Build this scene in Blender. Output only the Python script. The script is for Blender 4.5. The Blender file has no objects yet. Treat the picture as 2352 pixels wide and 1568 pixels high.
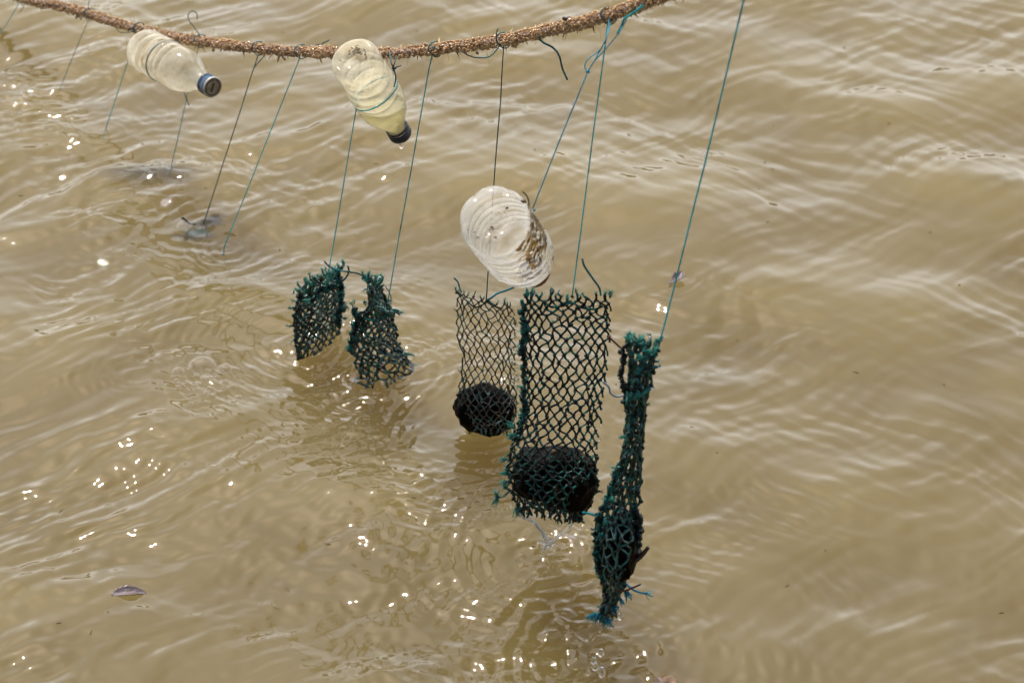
import bpy, bmesh, math, random
import numpy as np
from mathutils import Vector, Matrix, noise as mnoise

random.seed(7)
sc = bpy.context.scene
COL = sc.collection
R_ = math.radians

# ------------------------------------------------------------------ camera
S = 1.2                                   # metres per layout unit
CAM_H = 1.63                              # camera height above the water, layout units
PITCH = R_(33.0)
HALF = R_(10.0)
FP = 1176 / math.tan(HALF)                # focal length in photo-view pixels (2352 wide)
cam = bpy.data.cameras.new('camera')
cam.sensor_width = 36.0
cam.lens = 18.0 / math.tan(HALF)
cam.clip_start, cam.clip_end = 0.05, 2000
cam.dof.use_dof = True
cam.dof.focus_distance = 3.22
cam.dof.aperture_fstop = 10.0
camo = bpy.data.objects.new('camera', cam)
camo.location = (0, 0, CAM_H * S)
camo.rotation_euler = (math.pi / 2 - PITCH, 0, 0)
COL.objects.link(camo)
sc.camera = camo
C_F = Vector((0, math.cos(PITCH), -math.sin(PITCH)))
C_R = Vector((1, 0, 0))
C_U = Vector((0, math.sin(PITCH), math.cos(PITCH)))
EYE = Vector((0, 0, CAM_H * S))


def ray(u, v):
    return C_F + C_R * ((u - 1176) / FP) + C_U * ((784 - v) / FP)


def P(u, v, y):                           # point seen at (u, v) standing y layout units away
    d = ray(u, v)
    return EYE + d * (y * S / d.y)


def W(u, v, z=0.0):                       # point of the water level seen at (u, v)
    d = ray(u, v)
    return EYE + d * ((z - EYE.z) / d.z)


def px(y, v):                             # metres per photo-view pixel at that point
    d = ray(1176, v)
    return (y * S / d.y) / FP


# ------------------------------------------------------------------ light
SUN_EL, SUN_AZ = R_(57), R_(-25)          # azimuth from +Y, negative to the left
sdir = Vector((math.sin(SUN_AZ) * math.cos(SUN_EL), math.cos(SUN_AZ) * math.cos(SUN_EL), math.sin(SUN_EL)))
sun = bpy.data.lights.new('sun', 'SUN')
sun.energy = 4.5
sun.angle = R_(0.5)
sun.color = (1.0, 0.95, 0.86)
suno = bpy.data.objects.new('sun', sun)
suno.rotation_euler = sdir.to_track_quat('Z', 'Y').to_euler()
suno.location = sdir * 20
COL.objects.link(suno)

world = bpy.data.worlds.new("World")
sc.world = world
world.use_nodes = True
nt = world.node_tree
bg = nt.nodes['Background']
sky = nt.nodes.new('ShaderNodeTexSky')
sky.sky_type = 'NISHITA'
sky.sun_disc = False
sky.sun_elevation = SUN_EL
sky.sun_rotation = SUN_AZ
sky.dust_density = 3.0
sky.air_density = 1.0
tc = nt.nodes.new('ShaderNodeTexCoord')
cn = nt.nodes.new('ShaderNodeTexNoise')
cn.inputs['Scale'].default_value = 3.2
cn.inputs['Detail'].default_value = 3
cn.inputs['Roughness'].default_value = 0.55
cr = nt.nodes.new('ShaderNodeValToRGB')
cr.color_ramp.elements[0].position = 0.22
cr.color_ramp.elements[0].color = (0.45, 0.45, 0.45, 1)
cr.color_ramp.elements[1].position = 0.68
cm = nt.nodes.new('ShaderNodeMixRGB')
cm.inputs['Color2'].default_value = (17, 17.1, 17.6, 1)
nt.links.new(tc.outputs['Generated'], cn.inputs['Vector'])
nt.links.new(cn.outputs['Fac'], cr.inputs['Fac'])
sx = nt.nodes.new('ShaderNodeSeparateXYZ')     # clouds added on the +Y side only, so camera-facing sides stay dark
fm = nt.nodes.new('ShaderNodeMapRange')
fm.inputs['From Min'].default_value = -0.15
fm.inputs['From Max'].default_value = 0.45
fm.inputs['To Min'].default_value = 0.0
fm.inputs['To Max'].default_value = 1.0
mu = nt.nodes.new('ShaderNodeMath')
mu.operation = 'MULTIPLY'
nt.links.new(tc.outputs['Generated'], sx.inputs[0])
nt.links.new(sx.outputs['Y'], fm.inputs['Value'])
nt.links.new(cr.outputs['Color'], mu.inputs[0])
nt.links.new(fm.outputs['Result'], mu.inputs[1])
hz = nt.nodes.new('ShaderNodeMapRange')         # white haze, densest low over the horizon
hz.interpolation_type = 'SMOOTHSTEP'
hz.inputs['From Min'].default_value = 0.20
hz.inputs['From Max'].default_value = 0.86
hz.inputs['To Min'].default_value = 1.0
hz.inputs['To Max'].default_value = 0.28
nt.links.new(sx.outputs['Z'], hz.inputs['Value'])
m3 = nt.nodes.new('ShaderNodeMath')
m3.operation = 'MULTIPLY'
nt.links.new(mu.outputs[0], m3.inputs[0])
nt.links.new(hz.outputs['Result'], m3.inputs[1])
nt.links.new(m3.outputs[0], cm.inputs['Fac'])
nt.links.new(sky.outputs['Color'], cm.inputs['Color1'])
nt.links.new(cm.outputs['Color'], bg.inputs['Color'])
bg.inputs['Strength'].default_value = 0.15

sc.view_settings.view_transform = 'Standard'
sc.view_settings.look = 'None'
sc.view_settings.exposure = 0.0
sc.view_settings.gamma = 1
sc.view_settings.use_curve_mapping = False
sc.render.engine = 'CYCLES'
sc.cycles.caustics_reflective = False
sc.cycles.caustics_refractive = False
sc.cycles.transparent_max_bounces = 32
sc.cycles.max_bounces = 10
sc.cycles.sample_clamp_indirect = 6
sc.cycles.sample_clamp_direct = 0


# ------------------------------------------------------------------ helpers
class MB:
    def __init__(self):
        self.v, self.f = [], []

    def tube(self, pts, rad, sides=6, cap=True, twist=0.0, lump=0.0):
        pts = [Vector(p) for p in pts]
        n = len(pts)
        if n < 2:
            return
        rads = rad if isinstance(rad, (list, tuple)) else [rad] * n
        base = len(self.v)
        t0 = (pts[1] - pts[0]).normalized()
        ref = Vector((0, 0, 1)) if abs(t0.z) < 0.9 else Vector((1, 0, 0))
        nx = t0.cross(ref).normalized()
        for i in range(n):
            t = (pts[min(i + 1, n - 1)] - pts[max(i - 1, 0)])
            if t.length < 1e-9:
                t = t0.copy()
            t.normalize()
            nx = (nx - t * nx.dot(t))
            if nx.length < 1e-6:
                nx = t.orthogonal()
            nx.normalize()
            ny = t.cross(nx)
            for k in range(sides):
                a = 2 * math.pi * k / sides + twist * i
                r = rads[i] * (1 + (random.uniform(-lump, lump) if lump else 0))
                self.v.append(pts[i] + nx * (math.cos(a) * r) + ny * (math.sin(a) * r))
        for i in range(n - 1):
            for k in range(sides):
                a, b = base + i * sides + k, base + i * sides + (k + 1) % sides
                self.f.append((a, b, b + sides, a + sides))
        if cap:
            self.f.append(tuple(base + k for k in reversed(range(sides))))
            self.f.append(tuple(base + (n - 1) * sides + k for k in range(sides)))

    def ball(self, c, r, sub=1, squash=(1, 1, 1), lump=0.0, rot=None):
        V, F = ICO[sub]
        b = len(self.v)
        c = Vector(c)
        for q in V:
            k = r * (1 + random.uniform(-lump, lump))
            w = Vector((q.x * squash[0] * k, q.y * squash[1] * k, q.z * squash[2] * k))
            if rot is not None:
                w = rot @ w
            self.v.append(c + w)
        self.f += [tuple(b + i for i in t) for t in F]

    def cone(self, p, d, r, sides=5):
        p, d = Vector(p), Vector(d)
        a = d.orthogonal().normalized()
        bb = d.normalized().cross(a)
        base = len(self.v)
        for k in range(sides):
            an = 2 * math.pi * k / sides
            self.v.append(p + (a * math.cos(an) + bb * math.sin(an)) * r)
        self.v.append(p + d)
        for k in range(sides):
            self.f.append((base + k, base + (k + 1) % sides, base + sides))

    def build(self, name, mat, parent=None, smooth=True):
        me = bpy.data.meshes.new(name)
        me.from_pydata([tuple(q) for q in self.v], [], self.f)
        me.materials.append(mat)
        if smooth:
            me.polygons.foreach_set('use_smooth', [True] * len(me.polygons))
        me.update()
        return link(name, me, parent)


def link(name, me, parent=None):
    o = bpy.data.objects.new(name, me)
    COL.objects.link(o)
    if parent is not None:
        o.parent = parent
        if parent.parent is None:          # parts of parts already sit in world coordinates
            o.matrix_parent_inverse = Matrix.Translation(-parent.location)
    return o


def tag(o, label=None, cat=None, group=None, kind=None):
    if label:
        o['label'] = label
    if cat:
        o['category'] = cat
    if group:
        o['group'] = group
    if kind:
        o['kind'] = kind
    return o


def empty(name, loc, label, cat, group=None):
    o = bpy.data.objects.new(name, None)
    o.empty_display_size = 0.02
    o.location = loc
    COL.objects.link(o)
    return tag(o, label, cat, group)


ICO = {}
for s_ in (1, 2, 3, 5):
    b_ = bmesh.new()
    bmesh.ops.create_icosphere(b_, subdivisions=s_, radius=1)
    b_.verts.index_update()
    ICO[s_] = ([q.co.copy() for q in b_.verts], [tuple(q.index for q in f.verts) for f in b_.faces])
    b_.free()


def cat(pts, n=8):                         # Catmull-Rom through points
    pts = [Vector(p) for p in pts]
    q = [pts[0] * 2 - pts[1]] + pts + [pts[-1] * 2 - pts[-2]]
    out = []
    for i in range(1, len(q) - 2):
        for k in range(n):
            t = k / n
            a, b, c, d = q[i - 1], q[i], q[i + 1], q[i + 2]
            out.append(0.5 * ((2 * b) + (c - a) * t + (2 * a - 5 * b + 4 * c - d) * t * t + (3 * b - a - 3 * c + d) * t ** 3))
    out.append(pts[-1])
    return out


def rnd3(s):
    return Vector((random.gauss(0, s), random.gauss(0, s), random.gauss(0, s)))


def lerp_tab(tab, t):                      # piecewise linear table [(t, value...)]
    if t <= tab[0][0]:
        return tab[0][1:]
    for a, b in zip(tab, tab[1:]):
        if t <= b[0]:
            k = (t - a[0]) / (b[0] - a[0])
            return tuple(p + (q - p) * k for p, q in zip(a[1:], b[1:]))
    return tab[-1][1:]


# ------------------------------------------------------------------ materials
def new_mat(name):
    m = bpy.data.materials.new(name)
    m.use_nodes = True
    t = m.node_tree
    return m, t, t.nodes['Principled BSDF'], t.nodes['Material Output']


def noise_col(t, stops, scale, detail=4, rough=0.6, coord='Object', dist=0.0):
    c = t.nodes.new('ShaderNodeTexCoord')
    n = t.nodes.new('ShaderNodeTexNoise')
    n.inputs['Scale'].default_value = scale
    n.inputs['Detail'].default_value = detail
    n.inputs['Roughness'].default_value = rough
    n.inputs['Distortion'].default_value = dist
    r = t.nodes.new('ShaderNodeValToRGB')
    e = r.color_ramp.elements
    while len(e) < len(stops):
        e.new(0.5)
    for k, (p_, c_) in enumerate(stops):
        e[k].position = p_
        e[k].color = (c_[0], c_[1], c_[2], 1)
    t.links.new(c.outputs[coord], n.inputs['Vector'])
    t.links.new(n.outputs['Fac'], r.inputs['Fac'])
    return r.outputs['Color'], n.outputs['Fac'], c


def wet(name, stops, scale, rough=0.25, transl=0.0, bump=0.0, bscale=400, coat=0.0, spec=0.5, metal=0.0):
    m, t, p, o = new_mat(name)
    col, fac, c = noise_col(t, stops, scale)
    t.links.new(col, p.inputs['Base Color'])
    p.inputs['Roughness'].default_value = rough
    p.inputs['Specular IOR Level'].default_value = spec
    p.inputs['Coat Weight'].default_value = coat
    p.inputs['Coat Roughness'].default_value = 0.06
    p.inputs['Metallic'].default_value = metal
    if bump:
        n = t.nodes.new('ShaderNodeTexNoise')
        n.inputs['Scale'].default_value = bscale
        n.inputs['Detail'].default_value = 3
        b = t.nodes.new('ShaderNodeBump')
        b.inputs['Strength'].default_value = bump
        b.inputs['Distance'].default_value = 0.001
        t.links.new(c.outputs['Object'], n.inputs['Vector'])
        t.links.new(n.outputs['Fac'], b.inputs['Height'])
        t.links.new(b.outputs['Normal'], p.inputs['Normal'])
    if transl:
        tr = t.nodes.new('ShaderNodeBsdfTranslucent')
        mx = t.nodes.new('ShaderNodeMixShader')
        mx.inputs['Fac'].default_value = transl
        t.links.new(col, tr.inputs['Color'])
        t.links.new(p.outputs[0], mx.inputs[1])
        t.links.new(tr.outputs[0], mx.inputs[2])
        t.links.new(mx.outputs[0], o.inputs['Surface'])
    return m


M = {}
M['line'] = wet('teal twine', [(0.28, (0.008, 0.08, 0.085)), (0.38, (0.012, 0.36, 0.39)), (0.7, (0.025, 0.60, 0.64))], 45, 0.5, 0.45, 0, 400, 0, 0.25)
M['line_dark'] = wet('dark twine', [(0.3, (0.005, 0.02, 0.022)), (0.50, (0.010, 0.11, 0.12)), (0.70, (0.02, 0.30, 0.32))], 45, 0.45, 0.2, 0, 400, 0, 0.25)
M['line_bright'] = wet('bright twine', [(0.3, (0.02, 0.25, 0.36)), (0.65, (0.05, 0.46, 0.60))], 60, 0.4, 0.4)
M['net'] = wet('green net twine', [(0.38, (0.0015, 0.005, 0.005)), (0.50, (0.005, 0.045, 0.036)), (0.585, (0.016, 0.24, 0.19)), (0.80, (0.02, 0.035, 0.022))], 130, 0.16, 0.42, 0.5, 900, 0.15, 0.4)
M['net_wet'] = wet('wet bunched net twine', [(0.30, (0.003, 0.012, 0.011)), (0.46, (0.007, 0.065, 0.050)), (0.58, (0.018, 0.20, 0.16)), (0.70, (0.05, 0.085, 0.055)), (0.85, (0.012, 0.03, 0.026))], 130, 0.2, 0.3, 0.5, 900, 0.45)
M['net_olive'] = wet('slimed net twine', [(0.30, (0.008, 0.016, 0.012)), (0.44, (0.055, 0.062, 0.034)), (0.54, (0.018, 0.20, 0.15)), (0.66, (0.14, 0.12, 0.07)), (0.8, (0.02, 0.08, 0.07))], 120, 0.16, 0.25, 0.5, 900, 0.5)
M['net_brown'] = wet('brown net twine', [(0.32, (0.012, 0.012, 0.008)), (0.5, (0.065, 0.045, 0.026)), (0.60, (0.04, 0.15, 0.13)), (0.75, (0.17, 0.15, 0.11))], 100, 0.35, 0.15, 0.4, 900, 0.08, 0.35)
M['knot'] = wet('net knot', [(0.38, (0.001, 0.004, 0.004)), (0.62, (0.003, 0.020, 0.018)), (0.78, (0.008, 0.09, 0.085))], 160, 0.28, 0.05, 0.6, 1200, 0.08, 0.25)
M['fray'] = wet('frayed fibres', [(0.3, (0.02, 0.19, 0.15)), (0.55, (0.07, 0.42, 0.35)), (0.75, (0.22, 0.50, 0.36))], 150, 0.4, 0.5)
M['fray_blue'] = wet('blue frayed fibres', [(0.3, (0.03, 0.30, 0.38)), (0.6, (0.08, 0.52, 0.62))], 150, 0.4, 0.5)
M['stone'] = wet('wet dark stone', [(0.35, (0.0010, 0.0008, 0.0006)), (0.60, (0.0030, 0.0020, 0.0012)), (0.74, (0.10, 0.050, 0.020))], 34, 0.4, 0, 1.0, 260, 0.0, 0.03)
M['growth'] = wet('brown rope growth', [(0.28, (0.33, 0.175, 0.065)), (0.5, (0.66, 0.41, 0.18)), (0.75, (0.86, 0.64, 0.36))], 160, 0.14, 0.32, 0.4, 700, 0.6)
M['rope'] = wet('old rope', [(0.3, (0.09, 0.045, 0.02)), (0.7, (0.26, 0.14, 0.07))], 120, 0.3, 0, 0.8, 600, 0.4)
M['twig'] = wet('dark twig', [(0.3, (0.012, 0.005, 0.003)), (0.7, (0.05, 0.022, 0.010))], 120, 0.4)
M['red_twig'] = wet('red brown fibre', [(0.3, (0.06, 0.008, 0.005)), (0.7, (0.13, 0.02, 0.012))], 120, 0.35)
M['grey_line'] = wet('grey monofilament', [(0.3, (0.16, 0.21, 0.23)), (0.7, (0.32, 0.38, 0.40))], 120, 0.3, 0.2)
M['leaf'] = wet('dead leaf', [(0.3, (0.075, 0.05, 0.05)), (0.55, (0.14, 0.10, 0.10)), (0.75, (0.25, 0.14, 0.09))], 90, 0.35, 0.1, 0.5, 300)
M['leaf_tan'] = wet('tan dead leaf', [(0.36, (0.05, 0.025, 0.012)), (0.5, (0.28, 0.15, 0.07)), (0.75, (0.46, 0.28, 0.15))], 130, 0.4, 0.1, 0.5, 300)
M['cap_blue'] = wet('blue cap plastic', [(0.3, (0.004, 0.016, 0.045)), (0.7, (0.010, 0.065, 0.14))], 120, 0.25, 0, 0.2, 800)
M['cap_dark'] = wet('navy cap plastic', [(0.3, (0.003, 0.006, 0.018)), (0.6, (0.006, 0.016, 0.05)), (0.78, (0.09, 0.06, 0.03))], 180, 0.25, 0, 0.2, 800)
M['cap_tan'] = wet('silted cap top', [(0.3, (0.20, 0.13, 0.06)), (0.7, (0.44, 0.32, 0.18))], 160, 0.6, 0, 0.4, 900)
M['cap_red'] = wet('red cap plastic', [(0.3, (0.10, 0.012, 0.006)), (0.7, (0.20, 0.03, 0.014))], 120, 0.35, 0.15)
M['cap_white'] = wet('worn cap rim', [(0.3, (0.40, 0.36, 0.28)), (0.7, (0.7, 0.68, 0.62))], 160, 0.35)
M['cap_mark'] = wet('cap print', [(0.3, (0.006, 0.012, 0.022)), (0.7, (0.02, 0.03, 0.04))], 300, 0.6)
M['dirt'] = wet('brown dirt', [(0.3, (0.03, 0.018, 0.008)), (0.7, (0.14, 0.085, 0.04))], 300, 0.5)
def veiled(name, col, dens, soft):
    """netting seen through silty water: thins out softly towards its rim"""
    m, t, p, o = new_mat(name)
    p.inputs['Base Color'].default_value = (*col, 1)
    p.inputs['Roughness'].default_value = 0.9
    p.inputs['Specular IOR Level'].default_value = 0
    c = t.nodes.new('ShaderNodeTexCoord')
    n = t.nodes.new('ShaderNodeTexNoise')
    n.inputs['Scale'].default_value = 150
    n.inputs['Detail'].default_value = 5
    n.inputs['Roughness'].default_value = 0.7
    t.links.new(c.outputs['Object'], n.inputs['Vector'])
    lw = t.nodes.new('ShaderNodeAttribute')
    lw.attribute_name = 'cover'
    a = t.nodes.new('ShaderNodeMath')
    a.operation = 'MULTIPLY'
    t.links.new(lw.outputs['Fac'], a.inputs[0])
    t.links.new(n.outputs['Fac'], a.inputs[1])
    b = t.nodes.new('ShaderNodeMath')
    b.operation = 'MULTIPLY'
    b.inputs[1].default_value = dens
    b.use_clamp = True
    t.links.new(a.outputs[0], b.inputs[0])
    t.links.new(b.outputs[0], p.inputs['Alpha'])
    return m


M['weed'] = veiled('netting under silty water', (0.035, 0.042, 0.052), 1.5, 1)
M['weed_teal'] = veiled('teal netting under silty water', (0.02, 0.09, 0.10), 1.3, 1)


def schlick(t, ior, normal=None):
    """mirror share of a clear surface, the same from both sides"""
    f0 = ((ior - 1) / (ior + 1)) ** 2
    g = t.nodes.new('ShaderNodeNewGeometry')
    d = t.nodes.new('ShaderNodeVectorMath')
    d.operation = 'DOT_PRODUCT'
    t.links.new(g.outputs['Incoming'], d.inputs[0])
    t.links.new(normal or g.outputs['Normal'], d.inputs[1])
    prev = d.outputs['Value']
    for op, x, y in (('ABSOLUTE', None, None), ('SUBTRACT', 1.0, None), ('POWER', None, 5.0), ('MULTIPLY_ADD', None, 1 - f0)):
        n = t.nodes.new('ShaderNodeMath')
        n.operation = op
        if x is not None:
            n.inputs[0].default_value = x
            t.links.new(prev, n.inputs[1])
        else:
            t.links.new(prev, n.inputs[0])
            if y is not None:
                n.inputs[1].default_value = y
        if op == 'MULTIPLY_ADD':
            n.inputs[2].default_value = f0
        n.use_clamp = op in ('SUBTRACT', 'MULTIPLY_ADD')
        prev = n.outputs[0]
    return prev


def water_mat(name, ior=1.38, rough=0.02, tint=(1, 1, 1)):
    m, t, p, o = new_mat(name)
    t.nodes.remove(p)
    fr = schlick(t, ior)
    tr = t.nodes.new('ShaderNodeBsdfTransparent')
    tr.inputs['Color'].default_value = (*tint, 1)
    gl = t.nodes.new('ShaderNodeBsdfGlossy')
    gl.inputs['Roughness'].default_value = rough
    gl.inputs['Color'].default_value = (1, 1, 1, 1)
    mx = t.nodes.new('ShaderNodeMixShader')
    t.links.new(fr, mx.inputs[0])
    t.links.new(tr.outputs[0], mx.inputs[1])
    t.links.new(gl.outputs[0], mx.inputs[2])
    t.links.new(mx.outputs[0], o.inputs['Surface'])
    return m


M['water'] = water_mat('river water surface', 1.46, 0.035)
M['bubble'] = water_mat('bubble film', 1.55, 0.015)
m, t, p, o = new_mat('muddy water body')
col, fac, c = noise_col(t, [(0.3, (0.115, 0.082, 0.026)), (0.5, (0.133, 0.097, 0.033)), (0.7, (0.148, 0.110, 0.041))], 4.5, 5, 0.55, 'Object', 0.8)
t.links.new(col, p.inputs['Base Color'])
p.inputs['Roughness'].default_value = 1.0
p.inputs['Specular IOR Level'].default_value = 0.0
p.inputs['Subsurface Weight'].default_value = 1.0
p.inputs['Subsurface Radius'].default_value = (1.6, 1.4, 1.2)
p.inputs['Subsurface Scale'].default_value = 1.0
M['silt'] = m
m, t, p, o = new_mat('clear water drop')
p.inputs['Base Color'].default_value = (0.97, 0.98, 1, 1)
p.inputs['Roughness'].default_value = 0.0
p.inputs['IOR'].default_value = 1.33
p.inputs['Transmission Weight'].default_value = 1.0
M['drop'] = m
m, t, p, o = new_mat('aerated pouring water')
p.inputs['Base Color'].default_value = (0.97, 0.98, 1, 1)
p.inputs['Roughness'].default_value = 0.02
p.inputs['IOR'].default_value = 1.33
p.inputs['Transmission Weight'].default_value = 1.0
tl = t.nodes.new('ShaderNodeBsdfTranslucent')
tl.inputs['Color'].default_value = (0.97, 0.97, 0.96, 1)
gl = t.nodes.new('ShaderNodeBsdfGlossy')
gl.inputs['Roughness'].default_value = 0.38
m1_ = t.nodes.new('ShaderNodeMixShader')
m1_.inputs[0].default_value = 0.2
t.links.new(tl.outputs[0], m1_.inputs[1])
t.links.new(gl.outputs[0], m1_.inputs[2])
mx = t.nodes.new('ShaderNodeMixShader')
mx.inputs[0].default_value = 0.55
t.links.new(p.outputs[0], mx.inputs[1])
t.links.new(m1_.outputs[0], mx.inputs[2])
t.links.new(mx.outputs[0], o.inputs['Surface'])
M['foam'] = m


def pet(name, milk, cream, stain, stain_amt, ior=1.5, scale=30):
    """thin bottle wall: clear plastic clouded by a pale film, with brownish stains"""
    m, t, p, o = new_mat(name)
    t.nodes.remove(p)
    col, fac, c = noise_col(t, [(0.36, cream), (0.53, cream), (0.70, stain)], scale, 5, 0.6)
    tr = t.nodes.new('ShaderNodeBsdfTransparent')
    tr.inputs['Color'].default_value = (0.97, 0.97, 0.95, 1)
    df = t.nodes.new('ShaderNodeBsdfDiffuse')
    tl = t.nodes.new('ShaderNodeBsdfTranslucent')
    t.links.new(col, df.inputs['Color'])
    t.links.new(col, tl.inputs['Color'])
    a = t.nodes.new('ShaderNodeMixShader')
    a.inputs[0].default_value = 0.8
    t.links.new(df.outputs[0], a.inputs[1])
    t.links.new(tl.outputs[0], a.inputs[2])
    lw = t.nodes.new('ShaderNodeLayerWeight')
    lw.inputs['Blend'].default_value = 0.28
    n2 = t.nodes.new('ShaderNodeTexNoise')
    n2.inputs['Scale'].default_value = 55
    n2.inputs['Detail'].default_value = 4
    t.links.new(c.outputs['Object'], n2.inputs['Vector'])
    mr = t.nodes.new('ShaderNodeMapRange')
    mr.inputs['From Min'].default_value = 0.35
    mr.inputs['From Max'].default_value = 0.75
    mr.inputs['To Min'].default_value = milk * 0.75
    mr.inputs['To Max'].default_value = min(1, milk * 1.3 + stain_amt)
    t.links.new(n2.outputs['Fac'], mr.inputs['Value'])
    ad = t.nodes.new('ShaderNodeMath')
    ad.operation = 'MULTIPLY_ADD'
    ad.inputs[1].default_value = 0.45
    ad.use_clamp = True
    t.links.new(lw.outputs['Facing'], ad.inputs[0])
    t.links.new(mr.outputs['Result'], ad.inputs[2])
    b = t.nodes.new('ShaderNodeMixShader')
    t.links.new(ad.outputs[0], b.inputs[0])
    t.links.new(tr.outputs[0], b.inputs[1])
    t.links.new(a.outputs[0], b.inputs[2])
    bp = t.nodes.new('ShaderNodeBump')
    bp.inputs['Strength'].default_value = 0.2
    bp.inputs['Distance'].default_value = 0.0015
    n3 = t.nodes.new('ShaderNodeTexNoise')
    n3.inputs['Scale'].default_value = 160
    t.links.new(c.outputs['Object'], n3.inputs['Vector'])
    t.links.new(n3.outputs['Fac'], bp.inputs['Height'])
    gl = t.nodes.new('ShaderNodeBsdfGlossy')
    gl.inputs['Roughness'].default_value = 0.045
    t.links.new(bp.outputs['Normal'], gl.inputs['Normal'])
    fr = schlick(t, ior, bp.outputs['Normal'])
    e = t.nodes.new('ShaderNodeMixShader')
    t.links.new(fr, e.inputs[0])
    t.links.new(b.outputs[0], e.inputs[1])
    t.links.new(gl.outputs[0], e.inputs[2])
    t.links.new(e.outputs[0], o.inputs['Surface'])
    return m


M['pet_milky'] = pet('milky bottle plastic', 0.52, (0.97, 0.91, 0.76), (0.62, 0.50, 0.28), 0.15)
M['pet_cream'] = pet('cream clear bottle plastic', 0.24, (0.96, 0.89, 0.68), (0.55, 0.45, 0.25), 0.10)
M['pet_clear'] = pet('clear bottle plastic', 0.08, (0.95, 0.94, 0.91), (0.62, 0.50, 0.30), 0.12)
M['liquid'] = pet('pale yellow water', 0.38, (0.80, 0.72, 0.34), (0.7, 0.62, 0.30), 0.05, 1.33)


def scraps(name, stops, scale, cut):
    """torn printed film: patches of colour with see-through holes"""
    m, t, p, o = new_mat(name)
    col, fac, c = noise_col(t, stops, scale, 5, 0.65)
    t.links.new(col, p.inputs['Base Color'])
    p.inputs['Roughness'].default_value = 0.4
    n = t.nodes.new('ShaderNodeTexNoise')
    n.inputs['Scale'].default_value = scale * 0.8
    n.inputs['Detail'].default_value = 6
    n.inputs['Roughness'].default_value = 0.7
    r = t.nodes.new('ShaderNodeValToRGB')
    r.color_ramp.interpolation = 'CONSTANT'
    r.color_ramp.elements[0].color = (0, 0, 0, 1)
    r.color_ramp.elements[1].position = cut
    mp = t.nodes.new('ShaderNodeMapping')
    mp.inputs['Location'].default_value = (3, 5, 7)
    t.links.new(c.outputs['Object'], mp.inputs['Vector'])
    t.links.new(mp.outputs[0], n.inputs['Vector'])
    t.links.new(n.outputs['Fac'], r.inputs['Fac'])
    tl = t.nodes.new('ShaderNodeBsdfTranslucent')
    t.links.new(col, tl.inputs['Color'])
    mx = t.nodes.new('ShaderNodeMixShader')
    mx.inputs[0].default_value = 0.5
    t.links.new(p.outputs[0], mx.inputs[1])
    t.links.new(tl.outputs[0], mx.inputs[2])
    tr = t.nodes.new('ShaderNodeBsdfTransparent')
    m2 = t.nodes.new('ShaderNodeMixShader')
    t.links.new(r.outputs['Color'], m2.inputs[0])
    t.links.new(tr.outputs[0], m2.inputs[1])
    t.links.new(mx.outputs[0], m2.inputs[2])
    t.links.new(m2.outputs[0], o.inputs['Surface'])
    return m


M['label_gold'] = scraps('gold label film', [(0.40, (0.025, 0.015, 0.007)), (0.52, (0.20, 0.11, 0.03)), (0.66, (0.50, 0.33, 0.12))], 170, 0.465)
M['label_white'] = scraps('white label film', [(0.38, (0.10, 0.09, 0.08)), (0.46, (0.62, 0.58, 0.48)), (0.75, (0.88, 0.84, 0.72))], 130, 0.55)


# ------------------------------------------------------------------ water
_rs = np.random.RandomState(11)
_perm = _rs.permutation(512)
_ga = _rs.uniform(0, 2 * np.pi, 512)
_gx, _gy = np.cos(_ga), np.sin(_ga)


def gnoise(x, y, seed=0):
    """gradient noise, about -0.7..0.7, cell size 1"""
    x = x + seed * 17.31
    y = y + seed * 9.77
    xi, yi = np.floor(x).astype(np.int64), np.floor(y).astype(np.int64)
    fx, fy = x - xi, y - yi

    def g(ix, iy, dx, dy):
        h = _perm[(_perm[ix & 511] + iy) & 511]
        return _gx[h] * dx + _gy[h] * dy
    sx = fx * fx * fx * (fx * (fx * 6 - 15) + 10)
    sy = fy * fy * fy * (fy * (fy * 6 - 15) + 10)
    a = g(xi, yi, fx, fy)
    b = g(xi + 1, yi, fx - 1, fy)
    c_ = g(xi, yi + 1, fx, fy - 1)
    d = g(xi + 1, yi + 1, fx - 1, fy - 1)
    return (a + (b - a) * sx) * (1 - sy) + (c_ + (d - c_) * sx) * sy


def aniso(x, y, ang, la, lc, seed):
    """noise stretched along a crest direction; la = length along, lc = across"""
    ca, sa = math.cos(ang), math.sin(ang)
    return gnoise((x * ca + y * sa) / la, (-x * sa + y * ca) / lc, seed)


def blob(x, y, cx, cy, r):
    return np.exp(-((x - cx) ** 2 + (y - cy) ** 2) / (r * r))


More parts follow.
